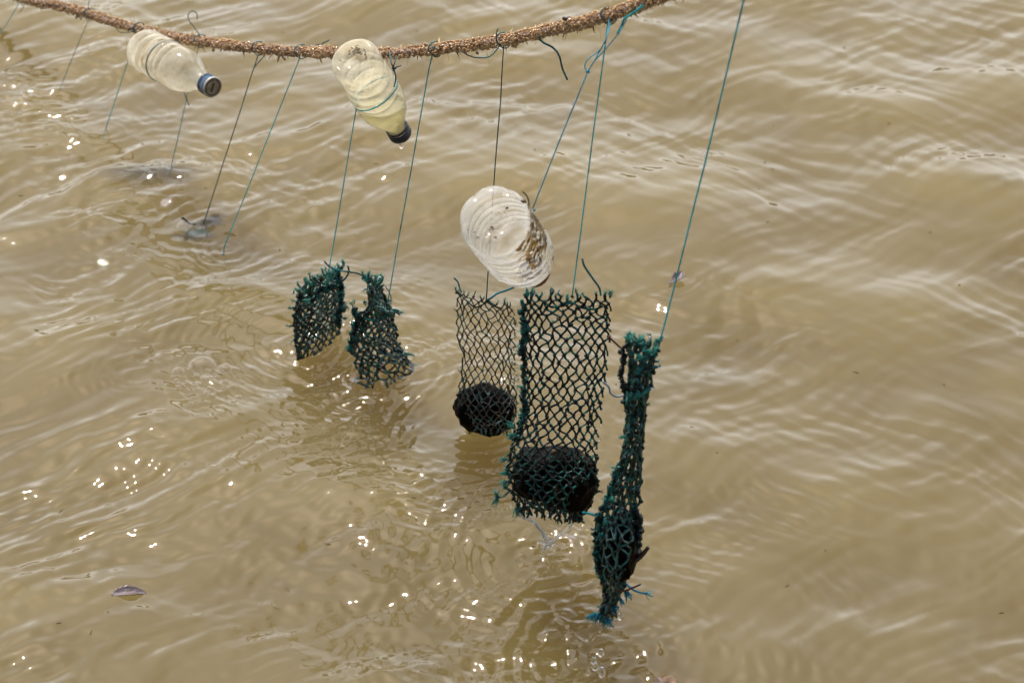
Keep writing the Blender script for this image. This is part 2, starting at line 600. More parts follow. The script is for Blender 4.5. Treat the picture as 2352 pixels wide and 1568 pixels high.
RINGS = []                                 # (x, y, amplitude, wavelength, reach)
for (u, v, a, wl, rch) in [
        (1255, 1262, 0.0016, 0.020, 0.16), (1385, 1500, 0.0017, 0.021, 0.20), (1110, 985, 0.0016, 0.017, 0.11),
        (880, 850, 0.0017, 0.015, 0.10), (715, 790, 0.0017, 0.015, 0.10), (468, 512, 0.0016, 0.024, 0.13),
        (517, 562, 0.0012, 0.015, 0.06), (440, 860, 0.0008, 0.018, 0.07), (325, 868, 0.0006, 0.014, 0.04),
        (393, 383, 0.0012, 0.024, 0.12), (240, 303, 0.0009, 0.016, 0.05), (145, 186, .0010, .018, .05), (300, 1362, .0006, .014, .03), (1555, 640, .0007, .014, .04)]:
    q = W(u, v)
    RINGS.append((q.x, q.y, a, wl, rch))
CHOP = []
for (u, v, r, a) in [(720, 880, 0.07, .8), (800, 930, 0.07, 1.0), (870, 1000, 0.07, 0.9), (905, 1060, 0.045, 1.8), (955, 1120, 0.04, 2.0), (1000, 1185, 0.04, 1.9),
                     (1290, 1290, 0.04, 1.8), (1300, 1350, 0.04, 1.9), (1318, 1410, 0.04, 1.9), (1330, 1460, .04, 1.6), (1240, 1265, 0.05, 1.1), (1380, 1500, 0.06, 1.1), (1290, 1500, 0.10, 0.8), (1180, 1440, 0.11, 0.5),
                     (700, 1340, 0.13, 0.4), (460, 862, 0.05, 1.1), (25, 195, 0.05, 2.0), (75, 232, 0.06, 2.0), (105, 272, 0.05, 1.8), (150, 320, 0.05, .8), (215, 500, 0.045, 1.3),
                     (140, 660, 0.04, 1.2), (1170, 950, 0.05, .6), (330, 1290, 0.09, 0.25), (540, 440, .03, .9), (370, 430, .08, .5)]:
    q = W(u, v)
    CHOP.append((q.x, q.y, r, a))


CALM = [W(260, 1060), W(250, 1470)]


def water_height(x, y, fine=True):
    wx = x + 0.035 * gnoise(x * 5.0, y * 5.0, 3) + 0.012 * gnoise(x * 14, y * 14, 4)
    wy = y + 0.035 * gnoise(x * 5.0, y * 5.0, 5) + 0.012 * gnoise(x * 14, y * 14, 6)
    right = 1 / (1 + np.exp(-(x + 0.12) / 0.15))
    A, B = R_(-27), R_(30)
    h = 0.0165 * aniso(wx, wy, A, 0.62, 0.24, 1) * (1 + .25 * right)
    h += 0.0082 * aniso(wx, wy, A + 0.15, 0.36, 0.13, 2) * (0.9 - 0.1 * right)
    h += 0.0080 * aniso(wx, wy, B, 0.34, 0.11, 7) * (1.0 - 0.35 * right)
    if not fine:
        return h
    hb = h.copy()
    calm = 1 - .55 * np.maximum(blob(x, y, CALM[0][0], CALM[0][1], .24), blob(x, y, CALM[1][0], CALM[1][1], .2))
    m1 = np.clip(0.5 + 1.6 * gnoise(x * 4.2, y * 4.2, 8), 0, 1)
    m2 = np.clip(0.5 + 1.6 * gnoise(x * 4.2, y * 4.2, 9), 0, 1)
    h += 0.0041 * aniso(wx, wy, A + 0.3, 0.17, 0.055, 10) * (0.45 + 0.8 * m1) * (1 - .42 * right) * calm
    h += 0.0050 * aniso(wx, wy, B - 0.1, 0.15, 0.048, 11) * (0.45 + 0.9 * m2) * (1.15 - 0.75 * right) * calm
    h += 0.0013 * aniso(wx, wy, A - 0.2, 0.10, 0.022, 12) * (0.35 + m2 * 1.3)
    h += 0.0017 * aniso(wx, wy, B + 0.15, 0.10, 0.020, 13) * (0.35 + m1) * (1.7 - 0.9 * right)
    h += 0.0012 * aniso(wx, wy, R_(82), 0.09, 0.022, 14) * m1 * m1 * 1.6
    # fine parasitic ripples that follow the swell's own contours
    h += 0.00020 * np.sin(hb * 2 * np.pi / 0.0034 + 3 * gnoise(x * 12, y * 12, 30)) * np.clip(m1 * m2 * 2 - .25, 0, 1)
    ch = np.zeros_like(x)
    for (cx, cy, r, a) in CHOP:
        ch = np.maximum(ch, a * blob(x, y, cx, cy, r))
    h += ch * (0.0030 * gnoise(wx / 0.030, wy / 0.022, 15) + 0.0017 * gnoise(wx / 0.015, wy / 0.011, 16))
    for (cx, cy, a, wl, rch) in RINGS:
        d = np.sqrt((x - cx) ** 2 + (y - cy) ** 2) + 0.022 * gnoise(x * 8, y * 8, 20) + 0.006 * gnoise(x * 30, y * 30, 22)
        h += 0.7 * a * np.sin(2 * np.pi * d / wl) * np.exp(-d / rch) * np.clip(.6 + 1.3 * gnoise(x * 11, y * 11, 21), 0, 1.3) * np.clip(d / 0.01, 0, 1)
    return h


def axis_coords(lo, hi, step, far):
    core = list(np.arange(lo, hi + step * 0.5, step))
    out, s, q = [], step, hi
    while q < far:
        s *= 1.22
        q += s
        out.append(q)
    neg, s, q = [], step, lo
    while q > -far:
        s *= 1.22
        q -= s
        neg.append(q)
    return np.array(neg[::-1] + core + out)


def sheet(name, xs, ys, hfun, mat):
    X, Y = np.meshgrid(xs, ys)
    Z = hfun(X, Y)
    nx, ny = len(xs), len(ys)
    co = np.stack([X, Y, Z], -1).reshape(-1, 3).astype(np.float32)
    idx = np.arange(nx * ny).reshape(ny, nx)
    q = np.stack([idx[:-1, :-1], idx[:-1, 1:], idx[1:, 1:], idx[1:, :-1]], -1).reshape(-1)
    me = bpy.data.meshes.new(name)
    nq = (nx - 1) * (ny - 1)
    me.vertices.add(nx * ny)
    me.vertices.foreach_set('co', co.ravel())
    me.loops.add(nq * 4)
    me.loops.foreach_set('vertex_index', q.astype(np.int32))
    me.polygons.add(nq)
    me.polygons.foreach_set('loop_start', np.arange(0, nq * 4, 4, dtype=np.int32))
    me.polygons.foreach_set('use_smooth', np.ones(nq, dtype=bool))
    me.materials.append(mat)
    me.update(calc_edges=True)
    me.validate()
    return link(name, me)


def fade(X, Y):                            # calm the far, coarse cells
    d = np.maximum(np.abs(X) - 1.3, np.maximum(Y - 4.6, 1.9 - Y))
    return 1 / (1 + np.clip(d, 0, None) * 3)


o = sheet('water', axis_coords(-0.92, 0.92, 0.0017, 300), axis_coords(2.25, 4.2, 0.0019, 300),
          lambda X, Y: water_height(X, Y) * fade(X, Y), M['water'])
tag(o, 'rippled surface of the muddy river water', 'water', kind='structure')
o = sheet('silty_water', axis_coords(-1.0, 1.0, 0.012, 300), axis_coords(2.2, 4.3, 0.012, 300),
          lambda X, Y: water_height(X, Y, False) * fade(X, Y) * 0.9 - 0.014, M['silt'])
tag(o, 'brown silt laden water just under the surface', 'water', kind='structure')


def wz(p):                                 # water height at a point
    return float(water_height(np.array([p[0]]), np.array([p[1]]))[0])


# unseen bank added beyond the frame so the steepest wave faces mirror something dark
vv, ff = [], []
nb = 160
for i in range(nb + 1):
    x_ = -130 + 260 * i / nb
    hgt = 5.5 + 2.2 * mnoise.noise((x_ * .05, 1, 0)) + 1.4 * mnoise.noise((x_ * .21, 4, 0)) + .8 * mnoise.noise((x_ * .7, 9, 0))
    y_ = 75 + .004 * x_ * x_
    vv += [(x_, y_, -1), (x_, y_ + 1.5, hgt * .6), (x_, y_ + 5, hgt), (x_, y_ + 30, hgt * 1.05)]
for i in range(nb):
    for k in range(3):
        ff.append((i * 4 + k, i * 4 + 4 + k, i * 4 + 5 + k, i * 4 + 1 + k))
me = bpy.data.meshes.new('unseen_bank')
me.from_pydata(vv, [], ff)
M['bank'] = wet('unseen wooded bank', [(0.3, (0.02, 0.025, 0.012)), (0.7, (0.05, 0.055, 0.025))], 0.8, 0.9, 0, 0, 400, 0, 0.1)
me.materials.append(M['bank'])
tag(link('unseen_bank', me), 'dark wooded river bank out of view, added for the steep wave faces to mirror', 'river bank', kind='structure')

# ------------------------------------------------------------------ rope
ROPE_Y = [(-300, 3.42), (0, 3.25), (60, 3.18), (205, 3.08), (300, 2.98), (460, 2.874), (593, 2.75), (690, 2.69), (830, 2.53),
          (1000, 2.453), (1157, 2.348), (1395, 2.136), (1540, 2.06), (1720, 1.96), (2100, 1.76)]
ROPE_UV = [(-300, -200), (-60, -48), (70, 1), (130, 12), (205, 33), (300, 62), (400, 86), (500, 100), (600, 112), (700, 119), (780, 121), (880, 124),
           (1000, 113), (1157, 92), (1300, 60), (1400, 35), (1450, 17), (1500, 0), (1560, -22), (1720, -84), (2100, -230)]


def rope_y(u):
    return lerp_tab(ROPE_Y, u)[0]


def rope_v(u):
    return lerp_tab(ROPE_UV, u)[0]


def RP(u, dv=0, dy=0):
    return P(u, rope_v(u) + dv, rope_y(u) + dy)


ctrl = [P(u, v, rope_y(u)) for u, v in ROPE_UV]
rpts = cat(ctrl, 28)
root = empty('rope', rpts[0], 'thick brown rope crusted with wet growth sagging across the top of the picture', 'rope')
mb = MB()
for k in range(3):                        # three laid strands
    pts, acc = [], 0
    for i, q in enumerate(rpts):
        if i:
            acc += (q - rpts[i - 1]).length
        t_ = (rpts[min(i + 1, len(rpts) - 1)] - rpts[max(i - 1, 0)]).normalized()
        a_ = t_.cross(Vector((0, 0, 1))).normalized()
        b_ = t_.cross(a_)
        an = acc / 0.034 * 2 * math.pi + k * 2 * math.pi / 3
        pts.append(q + (a_ * math.cos(an) + b_ * math.sin(an)) * 0.0018)
    mb.tube(pts, 0.0030, 8)
mb.build('core', M['rope'], root)
mb = MB()
cum = [0.0]
for a, b in zip(rpts, rpts[1:]):
    cum.append(cum[-1] + (b - a).length)


def on_rope(s):
    for i in range(len(cum) - 1):
        if cum[i + 1] >= s:
            k = (s - cum[i]) / max(1e-9, cum[i + 1] - cum[i])
            return rpts[i].lerp(rpts[i + 1], k), (rpts[i + 1] - rpts[i]).normalized()
    return rpts[-1], (rpts[-1] - rpts[-2]).normalized()


for _ in range(12000):
    s_ = random.uniform(0, cum[-1])
    q, t_ = on_rope(s_)
    a_ = t_.cross(Vector((0, 0, 1))).normalized()
    b_ = a_.cross(t_)
    an = random.uniform(0, 2 * math.pi)
    nd = a_ * math.cos(an) + b_ * math.sin(an)
    thick = 0.0059 + 0.0022 * mnoise.noise((s_ * 30, an * 0.6, 0)) + 0.0012 * mnoise.noise((s_ * 110, an, 5))
    r = random.uniform(0.0006, 0.0017)
    mb.ball(q + nd * (thick + random.uniform(-0.0006, 0.0007)), r, 1, (random.uniform(.7, 1.3), random.uniform(.7, 1.3), random.uniform(.7, 1.3)), 0.25)
for _ in range(260):                      # hanging tufts and thorns of growth
    s_ = random.uniform(0, cum[-1])
    q, t_ = on_rope(s_)
    a_ = t_.cross(Vector((0, 0, 1))).normalized()
    b_ = a_.cross(t_)
    an = random.uniform(0, 2 * math.pi)
    nd = a_ * math.cos(an) + b_ * math.sin(an)
    d = (nd + rnd3(0.5)).normalized() * random.uniform(0.003, 0.0085)
    if nd.z < 0:
        d.z -= 0.004
    mb.cone(q + nd * 0.0060, d, random.uniform(0.0005, 0.0018))
for u_ in (180, 438, 500, 478, 820, 1090, 1180, 1330, 650, 742):   # bigger barnacle lumps
    q = RP(u_, random.uniform(-3, 8))
    for _ in range(26):
        mb.ball(q + rnd3(0.0032), random.uniform(0.001, 0.0024), 1, (1, 1, 1.2), 0.3)
g = mb.build('growth', M['growth'], root)
g['kind'] = 'stuff'
mb = MB()
for _ in range(110):
    s_ = random.uniform(0, cum[-1])
    q, t_ = on_rope(s_)
    d = (rnd3(1)).normalized()
    d -= t_ * d.dot(t_)
    d.normalize()
    e = q + d * 0.0065
    L = random.uniform(0.005, 0.014)
    mb.tube([e, e + d * L * 0.5 + rnd3(0.001), e + d * L + rnd3(0.003) - Vector((0, 0, L * 0.3))], [0.00025, 0.0002, 0.00012], 3)
g = mb.build('fibres', M['growth'], root)
g['kind'] = 'stuff'
# dark wood splinter stuck to the rope
mb = MB()
a, b = P(1292, 42, rope_y(1297) - 0.012), P(1322, 50, rope_y(1297) - 0.012)
mb.tube([a, a.lerp(b, .5) + Vector((0, 0, .001)), b], [0.0022, 0.0036, 0.0024], 5, lump=0.3)
tag(mb.build('wood_splinter', M['twig']), 'dark wood splinter lying on top of the crusted rope', 'splinter')


# ------------------------------------------------------------------ hanging lines
def knot(mb, c, r, n=3):
    for _ in range(n):
        mb.ball(c + rnd3(r * 0.4), r * random.uniform(.7, 1.1), 1, (1, 1, 1.1), 0.25)


def ring_on_rope(mb, u, r=0.0088, th=0.0007, turns=1.6):
    q, y = RP(u), rope_y(u)
    q2 = RP(u + 4)
    t_ = (q2 - q).normalized()
    a_ = t_.cross(Vector((0, 0, 1))).normalized()
    b_ = a_.cross(t_)
    pts = []
    n = int(16 * turns)
    for i in range(n + 1):
        an = 2 * math.pi * i / 16
        pts.append(q + (a_ * math.cos(an) + b_ * math.sin(an)) * (r + 0.0006 * math.sin(an * 3)) + t_ * (0.0016 * i / 16))
    mb.tube(pts, th, 5)


def wob(a, b, n, amp):
    out = []
    L = (b - a).length
    for i in range(n + 1):
        t = i / n
        q = a.lerp(b, t)
        q += Vector((mnoise.noise((t * 7 * L, a.x * 9, 1)), mnoise.noise((t * 7 * L, a.y * 9, 4)), 0)) * amp * min(1, 4 * t * (1 - t) + .05)
        out.append(q)
    return out


GL = 'teal lines hanging from the rope'
N_LINE = [0]


def hanging_line(pts, y, label, rad, mat='line', ring=None, tails=(), end_knot=True, y2=None):
    """pts: photo-view points from the rope down; y: distance; tails: lists of points of loose tail ends"""
    y2 = y if y2 is None else y2
    rad *= 0.86
    n = len(pts)
    w = [P(u, v, y + (y2 - y) * i / max(1, n - 1)) for i, (u, v) in enumerate(pts)]
    root = empty('hanging_line', w[0], label, 'line', GL)
    mb = MB()
    path = []
    for a, b in zip(w, w[1:]):
        path += wob(a, b, max(6, int((b - a).length / 0.02)), 0.0012)[:-1]
    path.append(w[-1])
    mb.tube(path, [rad * (1 + 0.16 * mnoise.noise((i * .9, y * 7, 2))) for i in range(len(path))], 6)
    mb.build('strand', M[mat], root)
    mb = MB()
    if ring is not None:
        ring_on_rope(mb, ring, th=rad * 0.95)
        mb.build('rope_hitch', M['line_dark'], root)
    mb = MB()
    if end_knot:
        knot(mb, w[-1], rad * 1.9, 4)
        mb.build('end_knot', M['line_dark'], root)
    for tl in tails:
        mb = MB()
        ty = y - 0.004
        mb.tube(cat([P(u, v, ty) for u, v in tl], 8), rad * 0.95, 6)
        mb.build('loose_tail', M['line_dark'], root)
    return root


def contact(u, v):                         # a line that dives into the water keeps going a little below
    q = W(u, v)
    return q


HL = [
    ([(47, 2), (0, 78), (-50, 155)], 3.185, 'thin teal line crossing the top left corner', 0.0006, 'line', 47, [[(58, 2), (54, 16), (45, 29)]]),
    ([(206, 40), (145, 186), (138, 205)], 3.083, 'short thin line left of the milky bottle, hooked tail curling above the rope', 0.0006, 'line_dark', 206,
     [[(207, 30), (203, 14), (205, 4), (213, -3)]]),
    ([(310, 88), (240, 304), (233, 325)], 2.958, 'pale teal line emerging from behind the base of the milky bottle', 0.0007, 'line', 318,
     [[(324, 60), (305, 72), (278, 75), (267, 66)]]),
    ([(458, 98), (431, 218), (393, 384), (388, 405)], 2.872, 'teal line passing behind the blue cap, its tail a question mark hook above the rope', 0.0007, 'line', 459,
     [[(459, 82), (445, 62), (433, 45), (433, 33), (442, 26), (452, 32), (453, 45)], [(422, 209), (428, 226), (435, 244)]]),
    ([(592, 130), (580, 165), (468, 513), (462, 535)], 2.75, 'dark teal line dropping to the twiggy clump in the water', 0.00085, 'line_dark', 592,
     [[(592, 128), (606, 122), (604, 132), (588, 150), (582, 158)]]),
    ([(692, 118), (686, 140), (517, 562), (512, 585)], 2.70, 'teal line slanting to bare water, its frayed tail lying along the rope', 0.0008, 'line', 692,
     [[(694, 118), (708, 108), (728, 104), (745, 98), (757, 92)]]),
    ([(830, 118), (818, 252), (752, 640)], 2.49, 'teal line running from behind the creamy bottle down to the half sunk net', 0.0008, 'line', 828, []),
    ([(998, 106), (985, 160), (890, 697)], 2.45, 'teal line down to the peaked triangular net', 0.00085, 'line', 1000, []),
    ([(1158, 88), (1150, 230), (1134, 425), (1117, 690)], 2.348, 'near vertical dark line passing behind the ridged bottle to the brown net', 0.00085, 'line_dark', 1157,
     [[(1157, 92), (1128, 128), (1097, 133), (1075, 127), (1060, 118)], [(1144, 66), (1141, 74), (1140, 84)]]),
    ([(1398, 32), (1392, 90), (1314, 682)], 2.136, 'teal line straight down to the widest green net', 0.00085, 'line', 1398, []),
    ([(1722, -84), (1708, 2), (1618, 380), (1510, 806)], 1.96, 'long teal line standing apart near the floating curled leaf', 0.0010, 'line', 1722, []),
]
for a in HL:
    hanging_line(a[0], a[1], a[2], a[3], a[4], a[5], a[6])

# bottle tether: bright blue doubled loop ending in a single line
root = empty('bottle_tether', RP(1400), 'bright blue doubled loop of twine holding the ridged bottle', 'twine')
mb = MB()
ty = 2.10
mb.tube(cat([P(1400, 40, 2.125), P(1392, 90, ty), P(1375, 118, ty), P(1352, 135, ty), P(1343, 152, ty), P(1349, 165, ty)], 8), 0.0006, 5)
mb.tube(cat([P(1440, 44, 2.115), P(1422, 75, ty), P(1392, 112, ty), P(1366, 140, ty), P(1350, 165, ty)], 8), 0.0006, 5)
mb.tube(cat([P(1404, 46, 2.125), P(1394, 85, ty), P(1372, 128, ty), P(1360, 148, ty), P(1350, 165, ty)], 8), 0.0006, 5)
mb.build('loop', M['line_bright'], root)
mb = MB()
knot(mb, P(1350, 165, ty), 0.0015)
mb.tube(wob(P(1350, 165, ty), P(1224, 478, 2.09), 24, 0.001), 0.0007, 6)
knot(mb, P(1226, 482, 2.09), 0.0012)
mb.build('strand', M['line_bright'], root)
mb = MB()
mb.tube(cat([P(1200, 440, 2.088), P(1210, 450, 2.088), P(1215, 465, 2.088), P(1213, 480, 2.088)], 6), 0.0007, 5)
mb.build('loose_tail', M['line_dark'], root)

# loose ends tied on the rope
mb = MB()
mb.tube(cat([P(1236, 84, 2.25), P(1248, 98, 2.25), P(1270, 110, 2.25), P(1284, 128, 2.25), P(1292, 158, 2.25), P(1303, 183, 2.25)], 8), 0.0011, 6)
tag(mb.build('loose_twine', M['line_dark']), 'thick dark loose twine end curling below the rope', 'twine')
mb = MB()
mb.tube(cat([P(1418, 78, 2.11), P(1428, 60, 2.11), P(1434, 44, 2.105), P(1452, 32, 2.085), P(1476, 14, 2.07)], 8), 0.0012, 6)
tag(mb.build('loose_twine', M['line']), 'short teal twine wrapped along the rope right of the widest net line', 'twine')
mb = MB()
mb.tube(cat([P(955, 55 + 58, 2.44), P(948, 120, 2.44), P(944, 127, 2.44)], 5), 0.0004, 4)
# ------------------------------------------------------------------ bottles
def bottle_axes(d, upref):
    d = d.normalized()
    a = upref - d * upref.dot(d)
    a.normalize()
    return d, a, d.cross(a)


def lathe(mbx, base, d, a, b, prof, seg=64, mod=None):
    st = len(mbx.v)
    for t, r in prof:
        for k in range(seg):
            an = 2 * math.pi * k / seg
            rr, tt = r, t
            if mod:
                rr, tt = mod(t, r, an)
            mbx.v.append(base + d * tt + (a * math.cos(an) + b * math.sin(an)) * rr)
    for i in range(len(prof) - 1):
        for k in range(seg):
            p0, p1 = st + i * seg + k, st + i * seg + (k + 1) % seg
            mbx.f.append((p0, p1, p1 + seg, p0 + seg))
    if prof[0][1] < 1e-3:
        mbx.f.append(tuple(st + k for k in reversed(range(seg))))
    if prof[-1][1] < 1e-3:
        mbx.f.append(tuple(st + (len(prof) - 1) * seg + k for k in range(seg)))


def smooth_prof(pts, n=5):
    v = cat([Vector((t, r, 0)) for t, r in pts], n)
    return [(q.x, max(0.0003, q.y)) for q in v]


def cap_parts(root, base, d, a, b, t0, r, h, m_side, m_top, m_ring=None, text=False):
    mb = MB()
    ribs = lambda t, rr, an: (rr * (1 + 0.018 * math.cos(an * 40)), t)
    lathe(mb, base, d, a, b, [(t0 + h * .28, r * .96), (t0 + h * .30, r), (t0 + h * .92, r), (t0 + h * .99, r * .95)], 160, ribs)
    side = mb.build('cap', M[m_side], root)
    mb = MB()
    lathe(mb, base, d, a, b, [(t0 + h * .99, r * .955), (t0 + h * 1.0, r * .90), (t0 + h * .985, r * .80), (t0 + h * .985, r * .6), (t0 + h * .985, 0.0004)], 48)
    mb.build('cap_top', M[m_top], side)
    mb = MB()
    lathe(mb, base, d, a, b, [(t0 + h * .02, r * .93), (t0 + h * .03, r * .99), (t0 + h * .20, r * .99), (t0 + h * .22, r * .93)], 64)
    mb.build('tamper_ring', M[m_ring or m_side], side)
    if text:
        mb = MB()                          # worn, unreadable dark printing across the cap top
        tt = t0 + h * 0.985 + 0.0003
        for k, (x0, y0, x1, y1) in enumerate([(-.42, .10, -.40, -.14), (-.42, .10, -.22, .12), (-.22, .12, -.22, -.12), (-.30, 0, -.22, 0), (-.10, .12, -.10, -.12), (-.10, .12, .08, -.1),
                                              (.08, .13, .08, -.12), (.2, .12, .2, -.12), (.2, .12, .36, .1), (.36, .1, .38, -.13), (.2, 0, .36, -.01)]):
            A_, B_ = a * x0 + b * y0, a * x1 + b * y1
            mb.tube([base + d * tt + A_ * r, base + d * tt + B_ * r], 0.0006, 4)
        n = 40
        pts = [base + d * tt + (a * math.cos(2 * math.pi * k / n) + b * math.sin(2 * math.pi * k / n)) * r * .76 for k in range(n + 1)]
        mb.tube(pts, 0.0007, 4)
        mb.build('cap_print', M['cap_mark'], side)
    return side


def twine_ring(root, base, d, a, b, t, r, tilt, mat, rad=0.0008, name='tie'):
    mb = MB()
    pts = []
    for k in range(49):
        an = 2 * math.pi * k / 48
        pts.append(base + d * (t + tilt * math.cos(an + .8)) + (a * math.cos(an) + b * math.sin(an)) * (r + rad * .7))
    mb.tube(pts, rad, 6)
    return mb.build(name, M[mat], root)


def bead(root, pts, name='droplets'):
    mb = MB()
    for c_, r in pts:
        mb.ball(c_, r, 1, (1, 1, .8), .1)
    o_ = mb.build(name, M['drop'], root)
    o_['kind'] = 'stuff'
    return o_


# bottle 1: milky, cap towards the camera
d1 = -C_F * math.cos(R_(47)) + (C_R * 0.86 - C_U * 0.51) * math.sin(R_(47))
d, a, b = bottle_axes(d1, C_U)
y1 = 2.84
k1 = px(y1, 140)
L1 = 0.168
capend = P(489, 201, y1 - 0.035)
base = capend - d * L1
R1 = 0.0295
prof = [(0.004, 0.0003), (0.004, R1 * .45), (0.0, R1 * .72), (0.0015, R1 * .9), (0.007, R1)]
for k in range(5):                         # ribbed waist
    t0 = 0.012 + k * 0.0145
    prof += [(t0, R1), (t0 + 0.0085, R1 * 0.995), (t0 + 0.0112, R1 * .86), (t0 + 0.0138, R1 * .985)]
prof += [(0.088, R1), (0.100, R1 * .96), (0.113, R1 * .82), (0.127, R1 * .60), (0.140, R1 * .44), (0.148, R1 * .38), (0.166, R1 * .37)]
rb = empty('plastic_bottle', base, 'milky ribbed plastic bottle with blue cap tied against the rope', 'bottle', 'plastic bottles used as floats')
mb = MB()
dent1 = lambda t, r, an: (r * (1 + .05 * mnoise.noise((math.cos(an) * 1.3, math.sin(an) * 1.3, t * 28)) * min(1, max(0, .125 - t) * 30) * (t > .002)), t)
lathe(mb, base, d, a, b, smooth_prof(prof, 4), 72, dent1)
mb.build('body', M['pet_milky'], rb)
cap_parts(rb, base, d, a, b, L1 - 0.0175, 0.0138, 0.0175, 'cap_blue', 'cap_tan', 'cap_blue', True)
mb = MB()
lathe(mb, base, d, a, b, [(L1 - 0.0020, 0.0141), (L1 - 0.0006, 0.0142), (L1 + 0.0003, 0.0134)], 64)
mb.build('cap_rim', M['cap_white'], rb)
twine_ring(rb, base, d, a, b, 0.0575, R1, 0.004, 'line_dark')
pts = []
for _ in range(170):
    an, tt = random.uniform(2.3, 4.6), random.uniform(0.005, 0.125)
    rr = R1 * (1 if tt < .1 else 1 - (tt - .1) * 14)
    pts.append((base + d * tt + (a * math.cos(an) + b * math.sin(an)) * rr, random.uniform(.0005, .0011)))
bead(rb, pts)

# bottle 2: cream, base up to the camera, some yellowish water inside
d2 = C_F * math.cos(R_(36)) + (C_R * 0.53 - C_U * 0.85) * math.sin(R_(36))
d, a, b = bottle_axes(d2, C_U)
y2 = 2.44
base = P(811, 131, y2)
R2, L2 = 0.0285, 0.158
prof = [(0.009, 0.0003), (0.0085, R2 * .35), (0.006, R2 * .55), (0.0015, R2 * .66), (0.0, R2 * .78), (0.002, R2 * .92), (0.007, R2)]
for k in range(4):
    t0 = 0.020 + k * 0.015
    prof += [(t0, R2), (t0 + 0.006, R2 * .985), (t0 + 0.0095, R2 * .93), (t0 + 0.0125, R2 * .985)]
prof += [(0.084, R2 * .99), (0.098, R2 * .95), (0.112, R2 * .82), (0.124, R2 * .62), (0.134, R2 * .47), (0.140, R2 * .42), (0.157, R2 * .41)]
rb = empty('plastic_bottle', base, 'creamy clear bottle hanging cap down with yellowish water inside, dirt on its base', 'bottle', 'plastic bottles used as floats')
mb = MB()
sp2 = smooth_prof(prof, 4)
dent2 = lambda t, r, an: (r * (1 + .06 * mnoise.noise((math.cos(an) * 1.2 + 4, math.sin(an) * 1.2, t * 26)) * min(1, max(0, .12 - t) * 30) * min(1, max(0, t - .008) * 80)), t)
lathe(mb, base, d, a, b, sp2, 72, dent2)
mb.build('body', M['pet_cream'], rb)
cap_parts(rb, base, d, a, b, L2 - 0.018, 0.0136, 0.018, 'cap_dark', 'cap_dark', 'cap_dark')
twine_ring(rb, base, d, a, b, 0.073, R2 * .985, 0.012, 'line')
# the water inside, cut level
bm = bmesh.new()
tmp = MB()
lathe(tmp, base, d, a, b, [(0.06, 0.0003)] + [(t, r * .95) for t, r in sp2 if 0.06 < t < 0.152] + [(0.153, 0.0003)], 48)
vs = [bm.verts.new(q) for q in tmp.v]
for f in tmp.f:
    try:
        bm.faces.new([vs[i] for i in f])
    except ValueError:
        pass
lev = (base + d * 0.092).z
geom = bm.verts[:] + bm.edges[:] + bm.faces[:]
bmesh.ops.bisect_plane(bm, geom=geom, plane_co=(0, 0, lev), plane_no=(0, 0, 1), clear_outer=True)
bmesh.ops.holes_fill(bm, edges=[e for e in bm.edges if e.is_boundary], sides=0)
me = bpy.data.meshes.new('water_inside')
bm.to_mesh(me)
bm.free()
me.materials.append(M['liquid'])
me.polygons.foreach_set('use_smooth', [True] * len(me.polygons))
link('water_inside', me, rb)
mb = MB()
for _ in range(34):                        # dark bits caught in the dished base
    an, rr = random.gauss(.2, .75), random.uniform(0.25, 0.62) * R2
    c_ = base + d * 0.0035 + (a * math.cos(an) + b * math.sin(an)) * rr
    e_ = c_ + (a * random.gauss(0, 1) + b * random.gauss(0, 1)).normalized() * random.uniform(.001, .005)
    mb.tube([c_, c_.lerp(e_, .5) + rnd3(.0004), e_], [random.uniform(.0003, .0008)] * 3, 4, lump=.3)
g = mb.build('dirt', M['dirt'], rb)
g['kind'] = 'stuff'
mb = MB()                                  # pendant drop under the cap
q = base + d * (L2 + .001) - C_U * 0.013
mb.ball(q, 0.0027, 2, (1, 1, 1.2))
tag(mb.build('water_drop', M['drop']), 'clear drop hanging under the navy cap of the creamy bottle', 'drop', 'water drops')
mb = MB()
yk = 2.43
mb.tube(cat([P(895, 122, 2.47), P(899, 145, yk), P(905, 160, yk), P(909, 180, yk), P(905, 200, yk)], 6), .0008, 5)
knot(mb, P(905, 158, yk), .0018, 4)
mb.tube(cat([P(905, 158, yk), P(912, 154, yk), P(921, 151, yk)], 4), .0007, 5)
mb.tube(cat([P(903, 158, yk), P(907, 142, yk), P(911, 128, 2.46)], 4), .0007, 5)
tag(mb.build('bottle_tie', M['line_dark']), 'knotted dark twine tying the creamy bottle to the rope', 'twine')

# bottle 3: big, clear, ridged, petal base to the camera, label remnants on its right
d3 = C_F * math.cos(R_(18)) + (C_R * 0.66 - C_U * 0.75) * math.sin(R_(18))
d, a, b = bottle_axes(d3, C_U)
y3 = 2.07
base = P(1130, 499, y3)
R3, L3 = 0.0362, 0.215
prof = [(0.014, 0.0003), (0.0145, R3 * .10), (0.012, R3 * .16), (0.0125, R3 * .26), (0.010, R3 * .32), (0.007, R3 * .40), (0.002, R3 * .56), (0.0, R3 * .66), (0.0015, R3 * .80), (0.006, R3 * .93), (0.014, R3)]
for k in range(6):
    t0 = 0.040 + k * 0.0165
    prof += [(t0, R3), (t0 + 0.0085, R3 * .99), (t0 + 0.0120, R3 * .94), (t0 + 0.0145, R3 * .975)]
prof += [(0.138, R3 * .97), (0.154, R3 * .91), (0.168, R3 * .80), (0.182, R3 * .55), (0.192, R3 * .37), (0.214, R3 * .36)]


def petal(t, r, an):
    w_ = max(0.0, 1 - t / 0.030)
    k_ = abs(math.cos(an * 3 + .5)) ** .6
    return r * (1 - 0.075 * w_ * (1 - k_) * (r > R3 * .6)), t + 0.003 * w_ * (1 - k_) * (r > R3 * .45)


